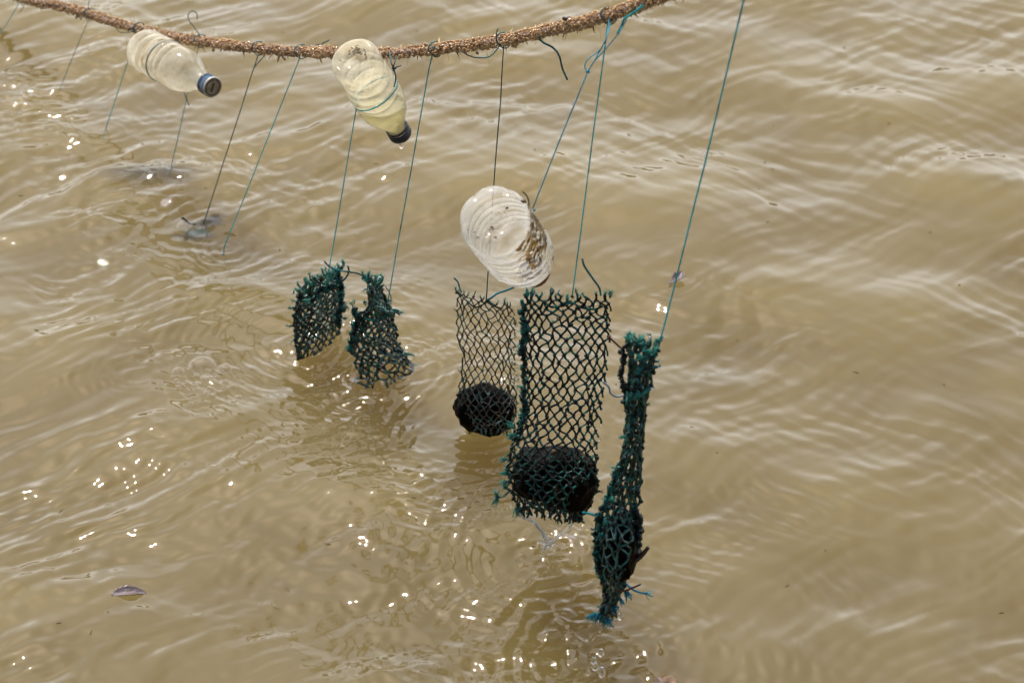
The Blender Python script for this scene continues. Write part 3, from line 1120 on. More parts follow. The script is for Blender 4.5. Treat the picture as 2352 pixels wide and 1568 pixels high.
rb = empty('plastic_bottle', base, 'large clear ridged bottle with red cap and torn label, hung on bright blue twine', 'bottle', 'plastic bottles used as floats')
mb = MB()
lathe(mb, base, d, a, b, smooth_prof(prof, 4), 96, petal)
mb.build('body', M['pet_clear'], rb)
cap_parts(rb, base, d, a, b, L3 - 0.018, 0.0172, 0.018, 'cap_red', 'cap_red')


def label_patch(name, an0, an1, t0, t1, mat, off, ragged):
    mbx = MB()
    na, ntt = 40, 30
    for i in range(ntt + 1):
        for k in range(na + 1):
            an = an0 + (an1 - an0) * k / na
            tt = t0 + (t1 - t0) * i / ntt
            tt += ragged * (mnoise.noise((an * 6, 0 if i < ntt / 2 else 9, 3)) + .6 * mnoise.noise((an * 17, 1, 3))) * (1 - 2 * i / ntt)
            an += 0.16 * (mnoise.noise((tt * 120, 5, k > na / 2)) + .6 * mnoise.noise((tt * 330, 2, k > na / 2))) * (1 - 2 * k / na)
            rr = R3 * (1.0 if (tt - .040) % .0165 < .009 else .965) + off
            mbx.v.append(base + d * tt + (a * math.cos(an) + b * math.sin(an)) * rr)
    for i in range(ntt):
        for k in range(na):
            q0 = i * (na + 1) + k
            mbx.f.append((q0, q0 + 1, q0 + na + 2, q0 + na + 1))
    return mbx.build(name, M[mat], rb)


# angle measured from the camera's up towards b; find b's screen direction
sgn = 1 if b.dot(C_R) > 0 else -1
o_ = label_patch('label_remnant', sgn * 1.1, sgn * 2.45, 0.013, 0.10, 'label_gold', .0007, .008)
o_['label'] = 'gold brown torn label scrap'
o_ = label_patch('label_remnant', sgn * 1.5, sgn * 2.9, 0.045, 0.140, 'label_white', .0005, .010)
o_['label'] = 'flaking white label film'
mb = MB()
for (u, v) in [(1130, 522), (1133, 527), (1136, 534), (1124, 529), (1138, 545), (1097, 545), (1075, 528), (1090, 533), (1165, 478), (1140, 548)]:
    mb.ball(P(u, v, y3 + .001), random.uniform(.0006, .0014), 1, (1.3, .6, 1), .35)
mb.ball(P(1202, 462, y3 - .004), .0026, 1, (1.4, 1, .8), .3)
g = mb.build('dirt', M['dirt'], rb)
g['kind'] = 'stuff'
pts = []
for _ in range(150):
    an, tt = sgn * random.uniform(3.2, 4.6), random.uniform(0.012, 0.14)
    pts.append((base + d * tt + (a * math.cos(an) + b * math.sin(an)) * R3, random.uniform(.0005, .0012)))
bead(rb, pts)


# ------------------------------------------------------------------ net bags
def tuft(mbx, p, dirv, L, n, r=0.00035, spread=.45):
    for _ in range(n):
        dd = (dirv.normalized() + rnd3(spread)).normalized() * L * random.uniform(.5, 1.1)
        mbx.tube([p, p + dd * .5 + rnd3(L * .06), p + dd + rnd3(L * .15)], [r * 1.3, r, r * .5], 3)


def stub(mbx, p, dirv, L, r):
    q = p + dirv.normalized() * L
    mbx.tube([p, p.lerp(q, .5) + rnd3(L * .12), q], [r, r * 1.05, r * .85], 6)
    return q


GN = 'net bags hanging from the lines'


def net_bag(label, left, right, y, depth, n, rows, r_str, r_knot, m_str, m_knot='knot', jit=0.12, seed=1, back_from=0.0, pinch=1.2, holes=0.0, top=True, bot=True, fray=1.0, slack=0.0, back=True):
    """left / right: photo-view outline points, top to bottom, same count; depth(t): half thickness in metres"""
    random.seed(seed)
    kk = len(left) - 1
    LT = [(i / kk, *q) for i, q in enumerate(left)]
    RT = [(i / kk, *q) for i, q in enumerate(right)]
    root = empty('net_bag', P(*left[0], y(0, 0) if callable(y) else y), label, 'net bag', GN)
    strands, knots, frays = MB(), MB(), MB()
    N = 2 * n
    ys = y if callable(y) else (lambda s, t: y)

    def node(i, j):
        t = j / rows
        x = ((i + .5 * (j % 2)) / N) % 1.0 * 2
        s = x if x < 1 else 2 - x
        sgn_ = -1 if x < 1 else 1
        s = 0.5 - 0.5 * math.cos(math.pi * s) if slack == 0 else s
        s = 0.35 * s + 0.65 * (x if x < 1 else 2 - x)
        lu, lv = lerp_tab(LT, t)
        ru, rv = lerp_tab(RT, t)
        u, v = lu + (ru - lu) * s, lv + (rv - lv) * s
        wid = abs(ru - lu) / n
        hei = (abs(lv - left[0][1]) + 1e-6) * 0 + (left[-1][1] - left[0][1]) / rows
        rg = random.Random(seed * 7919 + (i % N) * 131 + j * 17)
        u += rg.gauss(0, jit) * min(wid, 30)
        v += rg.gauss(0, jit) * abs(hei) * 1.4
        if j == 0:
            v += rg.uniform(-6, 8)
        p_ = P(u, v, ys(s, t) + (sgn_ * depth(t) * math.sin(math.pi * min(1, max(0, s))) + rg.gauss(0, .0012)) / S)
        return p_, sgn_
    pos = {(i, j): node(i, j) for j in range(rows + 1) for i in range(N)}
    for j in range(rows):
        for i in range(N):
            p0, s0 = pos[(i, j)]
            if s0 > 0 and j / rows < back_from:    # wet layers cling together up here
                continue
            for di in ((0, -1) if j % 2 == 0 else (0, 1)):
                if holes and random.random() < holes:
                    continue
                p1, s1 = pos[((i + di) % N, j + 1)]
                L = (p1 - p0).length
                bow = rnd3(L * 0.05)
                r = r_str * random.uniform(.82, 1.2)
                pp = []
                for tt in (0, .18, .36, .5, .64, .82, 1):     # leaves and meets the knots steeply
                    e_ = tt + pinch * (tt * tt * (3 - 2 * tt) - tt)
                    q_ = p0.lerp(p1, tt)
                    q_.x = p0.x + (p1.x - p0.x) * e_
                    pp.append(q_ + bow * math.sin(math.pi * tt))
                strands.tube(pp, [r * 1.2, r, r * .95, r * .95, r * .95, r, r * 1.2], 6, False, .5, .12)
    for (i, j), (p_, s_) in pos.items():
        if s_ > 0 and j / rows < back_from:
            continue
        kr = r_knot * random.uniform(.75, 1.15)
        knots.ball(p_, kr, 1, (1, .9, random.uniform(.9, 1.25)), .22)
        knots.ball(p_ + rnd3(kr * .5), kr * .7, 1, (1, 1, 1), .25)
        s_edge = (i % n == 0)
        if j == 0 and top:
            for _ in range(random.choice((1, 2, 2, 3))):
                q_ = stub(strands, p_, Vector((random.gauss(0, .5), random.gauss(0, .3), 1)), r_str * random.uniform(5, 10), r_str * 1.15)
                tuft(frays, q_, Vector((random.gauss(0, .6), 0, .8)), r_str * 4 * fray, 7, r_str * .28)
        elif j == rows and bot:
            for _ in range(2):
                q_ = stub(strands, p_, Vector((random.gauss(0, .4), random.gauss(0, .2), -1)), r_str * random.uniform(4, 9), r_str * 1.1)
                if random.random() < .6:
                    tuft(frays, q_, Vector((random.gauss(0, .3), 0, -1)), r_str * 3 * fray, 5, r_str * .28)
        elif s_edge and random.random() < .2:
            sx = -1 if (i % N) < 1 or i == 0 else 1
            q_ = stub(strands, p_, Vector((sx, random.gauss(0, .5), random.gauss(0, .5))), r_str * random.uniform(2, 5), r_str)
            tuft(frays, q_, Vector((sx, 0, random.gauss(0, .6))), r_str * 4.5 * fray, 6, r_str * .26)
    so = strands.build('mesh', M[m_str], root)
    knots.build('knots', M[m_knot], so)['kind'] = 'stuff'
    if frays.v:
        frays.build('frayed_ends', M['fray'], root)['kind'] = 'stuff'
    return root, pos


def seam(root, uv, y, r, mat, n_per=1, lump=.0016, fr=True):
    """a thick bunched edge where the netting was sewn together"""
    pts = cat([P(u, v, y) for u, v in uv], 10)
    mbx = MB()
    for k in range(3):
        mbx.tube([q + rnd3(lump * .6) for q in pts], r, 6, True, .6, .2)
    fb = MB()
    for i, q in enumerate(pts):
        if i % 2 == 0:
            mbx.ball(q + rnd3(lump * .7), lump * random.uniform(.8, 1.5), 1, (1, 1, 1.2), .3)
        if fr and random.random() < .4:
            tuft(fb, q, Vector((random.choice((-1, -1, 1)), 0, random.gauss(0, .7))), .006, 6, .00035)
    mbx.build('seam', M[mat], root)
    if fb.v:
        fb.build('frayed_ends', M['fray'], root)['kind'] = 'stuff'


def films(root, pos, count, y_sign=-1, size=.0012):
    """small sheets and beads of water held by the mesh"""
    mbx = MB()
    keys = [k for k in pos]
    for _ in range(count):
        p_, s_ = pos[random.choice(keys)]
        mbx.ball(p_ + Vector((random.gauss(0, .001), -.001, -.0022)), size * random.uniform(.6, 1.3), 1, (1.2, .7, .8), .1)
    o_ = mbx.build('droplets', M['drop'], root)
    o_['kind'] = 'stuff'


def extra_twine(root, uv, y, r, mat, name='loose_end', n=8, frayed=None):
    mbx = MB()
    pts = cat([P(u, v, y) for u, v in uv], n)
    mbx.tube(pts, r, 6)
    o_ = mbx.build(name, M[mat], root)
    if frayed:
        fb = MB()
        tuft(fb, pts[-1], pts[-1] - pts[-3], frayed, 14, .0004, .35)
        fb.build('frayed_ends', M['fray_blue'], root)['kind'] = 'stuff'
    return o_


# net 4: the widest, lifted clear of the water
Y4 = 2.136
root4, pos4 = net_bag('widest green net bag, lifted clear of the water with water pouring from its corner',
                      [(1208, 684), (1203, 735), (1199, 800), (1203, 880), (1196, 940), (1180, 1000), (1168, 1060), (1163, 1110), (1192, 1166)],
                      [(1402, 686), (1404, 740), (1399, 800), (1391, 870), (1382, 940), (1374, 1010), (1372, 1070), (1376, 1120), (1338, 1186)],
                      Y4, lambda t: .006 + (.036 if t > .68 else .036 * max(0, (t - .45) / .23)), 10, 36, .00114, .0024, 'net', jit=.13, seed=4, back_from=.7, pinch=.7)
random.seed(41)
seam(root4, [(1203, 700), (1201, 740), (1204, 770), (1197, 800), (1205, 830), (1202, 900), (1204, 940), (1195, 985), (1180, 1010)], Y4 - .004, .0013, 'net', lump=.0026)
films(root4, pos4, 110)
extra_twine(root4, [(1312, 690), (1300, 700), (1268, 705), (1250, 694), (1243, 705)], Y4 - .006, .0012, 'net', 'tie_cord')
extra_twine(root4, [(1316, 695), (1335, 706), (1365, 710), (1385, 703)], Y4 - .006, .0011, 'net', 'tie_cord')
extra_twine(root4, [(1380, 678), (1376, 660), (1362, 640), (1343, 612), (1337, 594)], Y4 - .004, .00115, 'line_dark', 'loose_end')
extra_twine(root4, [(1172, 1125), (1158, 1138), (1143, 1142)], Y4 - .006, .0011, 'net', 'loose_end', 8, .004)
fb = MB()
for (u, v, dx, dz, L) in [(1142, 1142, -.4, -1, .012), (1142, 1140, -.1, 1, .010), (1168, 1055, -1, -.4, .011), (1184, 985, -.7, 1, .012), (1180, 1002, -1, -.2, .010), (1164, 1105, -.6, -1, .012), (1188, 1170, 0, -1, .016),
                          (1165, 1085, -.9, .3, .009), (1215, 676, 0, 1, .008), (1395, 678, .4, 1, .008)]:
    for _ in range(3):
        tuft(fb, P(u, v, Y4 - .006) + rnd3(.0012), Vector((dx, 0, dz)), L, 6, .0004, .25)
fb.build('frayed_ends', M['fray'], root4)['kind'] = 'stuff'
knots_ = MB()
for _ in range(40):
    q = P(1322, 1180, Y4 - .004) + Vector((random.uniform(-.007, .007), random.uniform(-.005, .005), random.uniform(-.009, .009)))
    knots_.ball(q, random.uniform(.0016, .003), 1, (1, 1, 1.2), .3)
for _ in range(26):
    q = P(random.uniform(1195, 1345), 0, Y4)
    q = P(random.uniform(1195, 1340), random.uniform(1135, 1175), Y4 + random.uniform(-.012, .012))
    knots_.ball(q, random.uniform(.0014, .0026), 1, (1, 1, 1.5), .3)
knots_.build('bottom_knots', M['knot'], root4)['kind'] = 'stuff'

# net 3: thin brown netting, its stone just touching the water
Y3 = 2.348
root3, pos3 = net_bag('thin brown netting bag, left of the widest net, its stone touching the water',
                      [(1050, 668), (1050, 710), (1048, 760), (1062, 815), (1058, 870), (1050, 915), (1056, 960), (1075, 985)],
                      [(1180, 704), (1183, 740), (1182, 790), (1180, 840), (1183, 890), (1186, 930), (1182, 965), (1172, 988)],
                      Y3, lambda t: .005 + (.030 if t > .72 else .030 * max(0, (t - .5) / .22)), 9, 26, .00074, .0015, 'net_brown', 'net_brown', jit=.14, pinch=.5, back_from=.55, seed=3, fray=1.2)
random.seed(31)
extra_twine(root3, [(1060, 672), (1055, 658), (1052, 648), (1043, 638)], Y3 - .004, .0009, 'line_dark')
extra_twine(root3, [(1117, 690), (1130, 683), (1142, 674), (1165, 666), (1190, 656), (1219, 655)], Y3 - .004, .0012, 'line_dark')
extra_twine(root3, [(1072, 690), (1090, 705), (1108, 700), (1117, 692), (1128, 700), (1150, 708)], Y3 - .005, .0009, 'net', 'tie_cord')
films(root3, pos3, 70, -1, .0009)
fb = MB()
for _ in range(40):
    q = P(random.gauss(1180, 5), random.uniform(715, 960), Y3 + random.uniform(-.006, .006))
    tuft(fb, q, Vector((random.gauss(.3, .6), 0, random.gauss(0, .8))), .006, 4, .00028)
fb.build('frayed_ends', M['net_olive'], root3)['kind'] = 'stuff'

# net 2: peaked dense net in the water
Y2 = 2.452
root2, pos2 = net_bag('dense peaked green net bag half sunk, second from the left of the bags',
                      [(846, 650), (848, 700), (822, 735), (806, 775), (812, 815), (822, 848), (826, 888)],
                      [(872, 662), (893, 705), (906, 740), (912, 775), (925, 805), (946, 824), (958, 858)],
                      lambda s, t: Y2 + .028 * s, lambda t: .004 + .020 * min(1, t * 1.6), 8, 21, .00135, .0023, 'net_olive', jit=.22, seed=22, fray=1.0)
random.seed(221)
extra_twine(root2, [(890, 698), (898, 690), (896, 675), (884, 655)], Y2 - .006, .0007, 'grey_line')
extra_twine(root2, [(895, 716), (908, 716), (918, 722)], Y2 - .006, .0013, 'net')
extra_twine(root2, [(895, 712), (908, 711), (917, 715)], Y2 - .006, .0013, 'net')
extra_twine(root2, [(818, 724), (840, 732), (862, 736), (888, 724)], Y2 - .010, .0014, 'net', 'tie_cord')
seam(root2, [(814, 710), (818, 735), (812, 765), (803, 800)], Y2 - .006, .0016, 'net', lump=.0026)
seam(root2, [(850, 655), (858, 690), (868, 705), (880, 715), (900, 722)], Y2 - .008, .0015, 'net_olive', lump=.0026)
films(root2, pos2, 90, -1, .0012)
fb = MB()
for (u, v, dx, dz) in [(814, 700, -.3, 1), (866, 690, 0, 1), (840, 700, 0, 1), (850, 645, -1, .5), (868, 648, .3, 1), (880, 722, .3, .5), (868, 726, 0, 1), (803, 795, -1, -.5), (918, 720, 1, 0), (858, 700, -.3, 1)]:
    for _ in range(3):
        tuft(fb, P(u, v, Y2 - .009) + rnd3(.0016), Vector((dx, 0, dz)), .007, 5, .0004, .3)
fb.build('frayed_ends', M['fray'], root2)['kind'] = 'stuff'

# net 1: dense, leaning, half sunk
Y1 = 2.497
root1, pos1 = net_bag('leftmost dense green net bag half sunk, its top rising to the right',
                      [(682, 680), (678, 705), (674, 740), (676, 770), (680, 805), (684, 850)],
                      [(780, 622), (782, 650), (784, 680), (783, 712), (781, 748), (780, 795)],
                      lambda s, t: Y1 + .046 * s, lambda t: .012, 9, 19, .00135, .0022, 'net_olive', jit=.2, seed=12, fray=1.0)
random.seed(121)
seam(root1, [(775, 622), (780, 650), (783, 685), (781, 715), (776, 742)], Y1 - .006, .0018, 'net', lump=.0028)
seam(root1, [(715, 690), (735, 668), (752, 660), (770, 655)], Y1 - .010, .0014, 'net', lump=.0024)
extra_twine(root1, [(752, 640), (770, 648), (785, 646), (797, 634), (801, 622), (799, 610)], Y1 - .010, .0011, 'line_dark')
extra_twine(root1, [(768, 640), (775, 625), (785, 612)], Y1 - .010, .0016, 'net')
extra_twine(root1, [(738, 655), (728, 645), (720, 636)], Y1 - .010, .0015, 'net')
films(root1, pos1, 100, -1, .0013)
fb = MB()
for (u, v, dx, dz) in [(700, 672, 0, 1), (715, 660, -.3, 1), (680, 676, -.3, 1), (765, 645, -.5, .6), (755, 655, -.4, 1), (786, 610, 0, 1), (790, 700, 1, -.4), (788, 730, 1, -.2), (784, 675, 1, .3), (700, 690, 1, .2), (745, 670, .4, .6)]:
    for _ in range(3):
        tuft(fb, P(u, v, Y1 - .010) + rnd3(.0016), Vector((dx, 0, dz)), .007, 5, .0004, .3)
fb.build('frayed_ends', M['fray'], root1)['kind'] = 'stuff'

# net 5: narrow rolled net with a stone in its foot, dripping
Y5 = 1.96
root5, pos5 = net_bag('narrow rolled green net bag at the right, dripping from its frayed foot',
                      [(1440, 795), (1446, 850), (1440, 920), (1436, 1000), (1418, 1080), (1398, 1140), (1376, 1200), (1368, 1270), (1382, 1330), (1388, 1375), (1378, 1405)],
                      [(1508, 808), (1494, 870), (1484, 940), (1478, 1010), (1472, 1080), (1468, 1150), (1466, 1210), (1466, 1270), (1444, 1325), (1430, 1358), (1412, 1392)],
                      Y5, lambda t: .010 + (.026 if .62 < t < .84 else 0.026 * max(0, 1 - abs(t - .73) / .22)), 6, 36, .0014, .0024, 'net_wet', jit=.22, seed=55, fray=.8)
random.seed(551)
seam(root5, [(1434, 800), (1430, 835), (1428, 870), (1436, 905), (1438, 930)], Y5 - .004, .0010, 'knot', lump=.0022, fr=False)
seam(root5, [(1506, 812), (1480, 830), (1465, 860), (1456, 900), (1452, 960), (1448, 1010)], Y5 - .012, .0016, 'net', lump=.0022)
seam(root5, [(1420, 1075), (1398, 1135), (1378, 1190), (1368, 1250), (1372, 1300), (1386, 1330)], Y5 - .008, .0014, 'net', lump=.0024)
seam(root5, [(1388, 1330), (1396, 1360), (1398, 1385), (1390, 1405)], Y5 - .006, .002, 'knot', lump=.003, fr=False)
seam(root5, [(1460, 1170), (1466, 1220), (1464, 1270)], Y5 - .006, .0022, 'knot', lump=.003, fr=False)
extra_twine(root5, [(1436, 1338), (1452, 1352), (1470, 1360), (1482, 1362)], Y5 - .004, .0011, 'line_bright', 'loose_end', 8, .008)
extra_twine(root5, [(1460, 860), (1485, 848), (1510, 842)], Y5 - .014, .0016, 'net', 'loose_end', 8, .004)
extra_twine(root5, [(1455, 905), (1470, 908), (1490, 895)], Y5 - .014, .0015, 'fray', 'loose_end', 8, .004)
films(root5, pos5, 110, -1, .0011)
fb = MB()
for (u, v, dx, dz, L) in [(1440, 785, .3, 1, .010), (1465, 790, .3, 1, .010), (1485, 812, 1, .5, .010), (1478, 820, -.6, .2, .010), (1500, 808, .5, .4, .008), (1468, 900, -.5, -.5, .010), (1438, 905, 0, -1, .010), (1382, 1225, 0, -1, .009),
                          (1396, 1265, 1, 0, .009), (1388, 1310, .3, -1, .010), (1405, 1140, 0, -1, .008), (1390, 1190, 0, -1, .008), (1436, 1000, -1, .2, .006)]:
    for _ in range(3):
        tuft(fb, P(u, v, Y5 - .016) + rnd3(.0014), Vector((dx, 0, dz)), L, 6, .0005, .35)
fb.build('frayed_ends', M['fray'], root5)['kind'] = 'stuff'
fb = MB()
for (u, v, dx, dz, L) in [(1376, 1405, -.3, -1, .014), (1372, 1408, -.7, -.6, .012), (1385, 1412, .2, -1, .014), (1392, 1418, .5, -1, .013), (1406, 1395, .2, -1, .010), (1420, 1375, .4, -1, .010), (1382, 1400, -.4, -1, .014), (1437, 1360, .3, -1, .010)]:
    for _ in range(4):
        tuft(fb, P(u, v, Y5 - .004) + rnd3(.0014), Vector((dx, 0, dz)), L, 7, .0006, .25)
fb.build('frayed_foot', M['fray_blue'], root5)['kind'] = 'stuff'


# ------------------------------------------------------------------ stones
def stone(label, c, ax, ang, seed, mat='stone', rough=.24):
    """ax: half sizes across / depth / up in metres; ang: roll in the picture"""
    V, F = ICO[5]
    mbx = MB()
    rot = Matrix.Rotation(ang, 3, 'Y')
    for q in V:
        k = 1 + rough * mnoise.noise(q * 1.3 + Vector((seed, 0, 0))) + .13 * (.35 - abs(mnoise.noise(q * 1.9 + Vector((0, seed, seed))))) + .07 * mnoise.noise(q * 3.4 + Vector((0, seed, 0))) + .028 * mnoise.noise(q * 9 + Vector((0, 0, seed)))
        w_ = Vector((math.copysign(abs(q.x) ** .75, q.x) * ax[0], q.y * ax[1], math.copysign(abs(q.z) ** .75, q.z) * ax[2])) * k
        mbx.v.append(c + rot @ w_)
    mbx.f = list(F)
    o_ = mbx.build('stone', M[mat])
    return tag(o_, label, 'stone', 'stones weighting the net bags')


k4, k3, k5 = px(Y4, 1095), px(Y3, 935), px(Y5, 1260)
stone('black oval stone with a brown lit top edge, inside the widest green net', P(1280, 1096, Y4), (94 * k4, .030, 66 * k4), R_(17), 3.3)
stone('dark rounded stone in the thin brown net, standing on the water', P(1113, 938, Y3 + .004), (62 * k3, .026, 54 * k3), R_(24), 8.1, rough=.18)
stone('tall black stone in the foot of the narrow rolled net', P(1420, 1256, Y5), (44 * k5, .027, 76 * k5), R_(4), 5.7)


# ------------------------------------------------------------------ small things between the nets
def twig(label, uv, y, rads, mat, cat_='twig', name='twig', group=None):
    mbx = MB()
    mbx.tube(cat([P(u, v, y) for u, v in uv], 6), rads if not isinstance(rads, tuple) else [rads[0] + (rads[1] - rads[0]) * i / ((len(uv) - 1) * 6) for i in range((len(uv) - 1) * 6 + 1)], 6, lump=.08)
    return tag(mbx.build(name, M[mat]), label, cat_, group)


twig('thin red brown fibre bridging the widest net and the narrow net', [(1398, 772), (1408, 782), (1434, 806)], 2.05, .0011, 'red_twig', 'fibre', 'fibre')
twig('grey slack filament strung between the widest net and the narrow net', [(1384, 876), (1398, 888), (1402, 902), (1415, 910), (1432, 908)], 2.05, .0011, 'grey_line', 'filament', 'filament')
twig('short blue twine between the foot of the widest net and the narrow net', [(1338, 1176), (1355, 1179), (1374, 1184)], 2.05, .0012, 'line', 'twine', 'twine')
twig('black twig sticking out beside the tall black stone', [(1455, 1288), (1468, 1280), (1480, 1268), (1489, 1256)], Y5 - .012, (.0030, .0019), 'twig')
twig('thin red brown sliver under the tall black stone', [(1408, 1350), (1430, 1357), (1446, 1352), (1472, 1341)], Y5 - .014, .0009, 'red_twig', 'sliver', 'sliver')
twig('teal twine arching from the leftmost net to the peaked net', [(745, 600), (757, 612), (775, 620), (800, 624), (822, 628), (840, 637), (852, 648)], 2.46, .00095, 'line_dark', 'twine', 'twine')


# ------------------------------------------------------------------ things in the water
def leaf(label, pts, width, mat, seed):
    """pts: spine points (metres); a curled blade with a stalk"""
    sp = cat(pts, 8)
    mbx = MB()
    n = len(sp)
    up = Vector((0, 0, 1))
    m_ = 6
    for i, q in enumerate(sp):
        t = i / (n - 1)
        w_ = width * (math.sin(math.pi * min(1, t * .96 + .03)) ** .7) * (1 + .12 * mnoise.noise((i * .5, seed, 0)))
        tg = (sp[min(i + 1, n - 1)] - sp[max(i - 1, 0)]).normalized()
        sd = tg.cross(up).normalized()
        for k in range(-m_, m_ + 1):
            x = k / m_
            mbx.v.append(q + sd * (w_ * x) + up * (abs(x) ** 1.5 * w_ * .45 + .0006 * mnoise.noise((i * .6, k * .6, seed))))
    c_ = 2 * m_ + 1
    for i in range(n - 1):
        for k in range(c_ - 1):
            q0 = i * c_ + k
            mbx.f.append((q0, q0 + 1, q0 + c_ + 1, q0 + c_))
    mbx.tube([sp[0], sp[0] - (sp[2] - sp[0]) * .9 + Vector((0, 0, .002))], .0006, 5)
    o_ = mbx.build('leaf', M[mat])
    md = o_.modifiers.new('thickness', 'SOLIDIFY')
    md.thickness = .0007
    return tag(o_, label, 'leaf', 'dead leaves floating on the water')


def on_water(u, v, dz=0.0):
    q = W(u, v)
    for _ in range(3):
        q = W(u, v, wz(q) + dz)
    return q


leaf('curled purplish leaf floating behind the long line on the right', [on_water(1536, 652, -.004), on_water(1547, 645, .001), on_water(1560, 636, .005), on_water(1566, 624, .009)], .0085, 'leaf', 2.0)
leaf('flat slate brown leaf floating alone at lower left', [on_water(260, 1366, -.001), on_water(280, 1362, -.0005), on_water(305, 1360, .0003), on_water(336, 1361, -.001)], .0085, 'leaf', 7.0)
leaf('tan veined leaf cut off by the bottom edge', [on_water(1524, 1553, .002), on_water(1526, 1564, .004), on_water(1532, 1585, .004), on_water(1540, 1615, .001)], .0115, 'leaf_tan', 4.0)

# the nearly sunk clump
q = on_water(470, 510)
root = empty('sunken_clump', q, 'blue grey tangle of sunken netting breaking the surface, stalk sticking out', 'tangle')
random.seed(90)


def veil(name, parts, mat, parent=None, seed=0, dz=-.006):
    """a crumpled patch of netting lying in the top centimetre of the water"""
    vv, ff, dd = [], [], []
    for (u, v, rx, ry, dens) in parts:
        c_ = W(u, v)
        st = len(vv)
        nr, na = 14, 40
        for i in range(nr + 1):
            for k in range(na):
                t_, an = i / nr, 2 * math.pi * k / na
                ru = 1 + .28 * mnoise.noise((math.cos(an) * 1.6 + seed, math.sin(an) * 1.6, u * .01))
                q_ = c_ + Vector((math.cos(an) * rx * t_ * ru, math.sin(an) * ry * t_ * ru, 0))
                q_.z = wz(q_) + dz + .0015 * mnoise.noise((q_.x * 90, q_.y * 90, seed))
                vv.append(q_)
                dd.append(dens * (1 - t_ ** 2.2))
        for i in range(nr):
            for k in range(na):
                a_, b_ = st + i * na + k, st + i * na + (k + 1) % na
                ff.append((a_, b_, b_ + na, a_ + na))
    me_ = bpy.data.meshes.new(name)
    me_.from_pydata([tuple(q_) for q_ in vv], [], ff)
    at = me_.attributes.new('cover', 'FLOAT', 'POINT')
    at.data.foreach_set('value', dd)
    me_.materials.append(M[mat])
    me_.polygons.foreach_set('use_smooth', [True] * len(me_.polygons))
    return link(name, me_, parent)


veil('netting', [(476, 508, .028, .011, 1.0)], 'weed', root, 1, -.003)
veil('netting', [(494, 500, .016, .010, 1.0)], 'weed', root, 5, -.001)
veil('netting', [(456, 519, .022, .012, .8)], 'weed_teal', root, 2, -.006)
veil('netting', [(440, 528, .030, .014, .9)], 'weed', root, 3, -.008)
mb = MB()
p0, p1, p2, p3 = on_water(452, 514, -.002), on_water(440, 514, .003), on_water(432, 510, .008), on_water(420, 501, .016)
mb.tube(cat([p0, p1, p2, p3], 6), .0014, 6, lump=.1)
mb.ball(p3, .0024, 1, (1, 1, 1), .2)
mb.build('stalk', M['twig'], root)
# the deeper blue shade of another sunken net
q = on_water(350, 388, -.010)
tag(veil('sunken_netting', [(340, 390, .085, .040, .75)], 'weed', None, 9, -.009), 'blurred blue grey netting lying just under the surface at upper left', 'netting')

# flecks of straw and leaf adrift on the surface
random.seed(17)
mb = MB()
for _ in range(46):
    q = on_water(random.uniform(20, 2330), random.uniform(60, 1540), .0004)
    an, L = random.uniform(0, 3.14), random.uniform(.0012, .0042)
    e = Vector((math.cos(an), math.sin(an), 0)) * L
    mb.tube([q - e, q + Vector((0, 0, .0003)), q + e], [.0004, random.uniform(.0005, .0009), .0004], 4)
tag(mb.build('floating_flecks', M['dirt']), 'tiny flecks of plant debris adrift on the muddy water', 'debris', kind='stuff')

# bubbles
GB = 'bubbles floating on the water'


def bubble(u, v, r, label):
    c_ = on_water(u, v)
    bmx = bmesh.new()
    bmesh.ops.create_uvsphere(bmx, u_segments=32, v_segments=20, radius=r)
    bmesh.ops.scale(bmx, vec=(1, 1, .85), verts=bmx.verts)
    bmesh.ops.bisect_plane(bmx, geom=bmx.verts[:] + bmx.edges[:] + bmx.faces[:], plane_co=(0, 0, -.15 * r), plane_no=(0, 0, 1), clear_inner=True)
    me_ = bpy.data.meshes.new('bubble')
    bmx.to_mesh(me_)
    bmx.free()
    me_.materials.append(M['bubble'])
    me_.polygons.foreach_set('use_smooth', [True] * len(me_.polygons))
    o_ = bpy.data.objects.new('bubble', me_)
    o_.location = c_
    COL.objects.link(o_)
    tag(o_, label, 'bubble', GB)


bubble(465, 848, .019, 'widest clear bubble of the cluster left of the leftmost net')
bubble(517, 852, .011, 'round bubble at the right edge of the bubble cluster')
bubble(410, 857, .009, 'small bubble at the left of the bubble cluster')
bubble(425, 524, .012, 'bubble touching the stalk of the blue grey tangle')
bubble(548, 916, .006, 'tiny bubble below and right of the bubble cluster')
bubble(470, 872, .007, 'small bubble at the front of the bubble cluster')

for (u, v, r) in [(398, 866, .003), (405, 875, .0035), (420, 884, .0028), (430, 879, .004), (447, 866, .003), (452, 880, .0035), (478, 862, .003), (490, 868, .0042), (500, 866, .003), (535, 846, .004), (384, 884, .0026), (412, 880, .0032)]:
    bubble(u, v, r, 'bead sized bubble in the cluster left of the half sunk nets')

# ------------------------------------------------------------------ falling water
Z8 = 2352 / 460.0


def zc(x, y):
    return ((1960 + x / Z8) / 1.7415, (1940 + y / Z8) / 1.7415)


def stream(mbx, pts, y0, y1, r0, r1):
    n_ = len(pts)
    w_ = [P(*zc(*q), y0 + (y1 - y0) * i / (n_ - 1)) for i, q in enumerate(pts)]
    path = cat(w_, 10)
    rr = [1.05 * (r0 + (r1 - r0) * i / len(path)) * (1 + .55 * mnoise.noise((i * .45, r0 * 9000, y0 * 3))) for i in range(len(path))]
    mbx.tube(path, rr, 8, True, .2, .12)


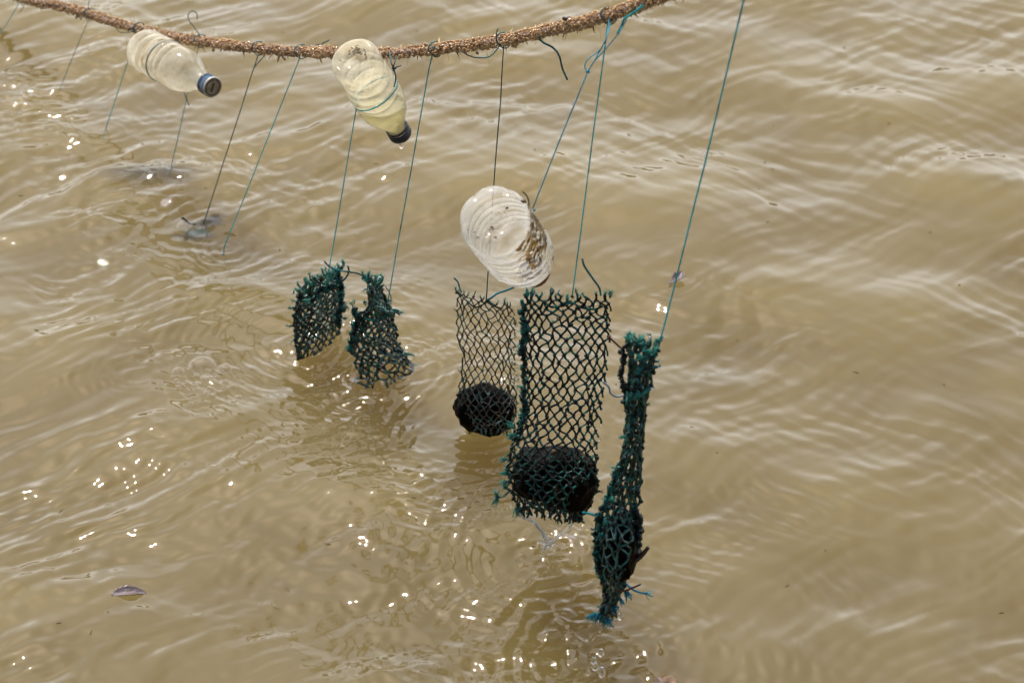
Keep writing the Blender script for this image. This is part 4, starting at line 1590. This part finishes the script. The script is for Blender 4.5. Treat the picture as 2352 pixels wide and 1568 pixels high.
random.seed(77)
rootw = empty('pouring_water', P(*zc(1170, 1200), Y4), 'clear streams of water pouring from the foot of the widest net into a splash', 'water stream')
mb = MB()
stream(mb, [(600, 575), (700, 670), (850, 730), (920, 790), (1050, 940), (1110, 1060), (1165, 1190), (1090, 1290)], Y4 - .004, 2.15, .0012, .0016)
stream(mb, [(760, 610), (860, 650), (930, 730), (1030, 880), (1095, 1010), (1150, 1120), (1190, 1210)], Y4, 2.15, .0009, .0012)
stream(mb, [(1690, 795), (1560, 910), (1430, 1020), (1310, 1120), (1200, 1200), (1110, 1290)], Y4 - .004, 2.15, .0012, .0012)
stream(mb, [(920, 760), (970, 860), (1040, 960), (1090, 1070)], Y4, 2.15, .0008, .0010)
stream(mb, [(1150, 1100), (1210, 1180), (1260, 1270)], 2.15, 2.15, .0009, .0006)
stream(mb, [(1130, 960), (1160, 1040), (1190, 1130)], 2.14, 2.15, .0007, .0006)
mb.build('stream', M['foam'], rootw)
mb = MB()
for _ in range(110):
    x, yv = random.gauss(1150, 110), random.gauss(1200, 90)
    mb.ball(P(*zc(x, yv), 2.15 + random.uniform(-.015, .01)), random.uniform(.0005, .0017), 1, (1, 1, 1.2), .15)
mb.build('splash_drops', M['drop'], rootw)['kind'] = 'stuff'

GD = 'water drops'


def drop(u, v, y, r, label, tall=1.5):
    mbx = MB()
    c_ = P(u, v, y)
    V, F = ICO[3]
    for q_ in V:
        k_ = 1 - .35 * max(0, q_.z)
        mbx.v.append(c_ + Vector((q_.x * r * k_, q_.y * r * k_, q_.z * r * tall)))
    mbx.f = list(F)
    tag(mbx.build('water_drop', M['drop']), label, 'drop', GD)


drop(1425, 1415, Y5 - .004, .0030, 'drop hanging under the dark knot right of the frayed blue foot')
drop(1404, 1420, Y5, .0022, 'small drop hanging from a frayed tip under the narrow net')
drop(1380, 1497, Y5 + .002, .0034, 'falling drop just below the frayed blue foot', 1.7)
drop(1364, 1515, Y5 + .002, .0034, 'falling drop left of the others below the frayed blue foot', 1.6)
drop(1367, 1528, Y5 + .001, .0038, 'falling drop in the middle of the falling column', 1.6)
drop(1382, 1541, Y5, .0042, 'lowest and largest falling drop near the bottom edge', 1.8)
drop(1351, 1541, Y5, .0024, 'thin falling drop near the bottom edge, left of the largest', 2.2)
drop(1301, 1113, Y4 - .05, .0010, 'bead of water on the black oval stone', 1.0)
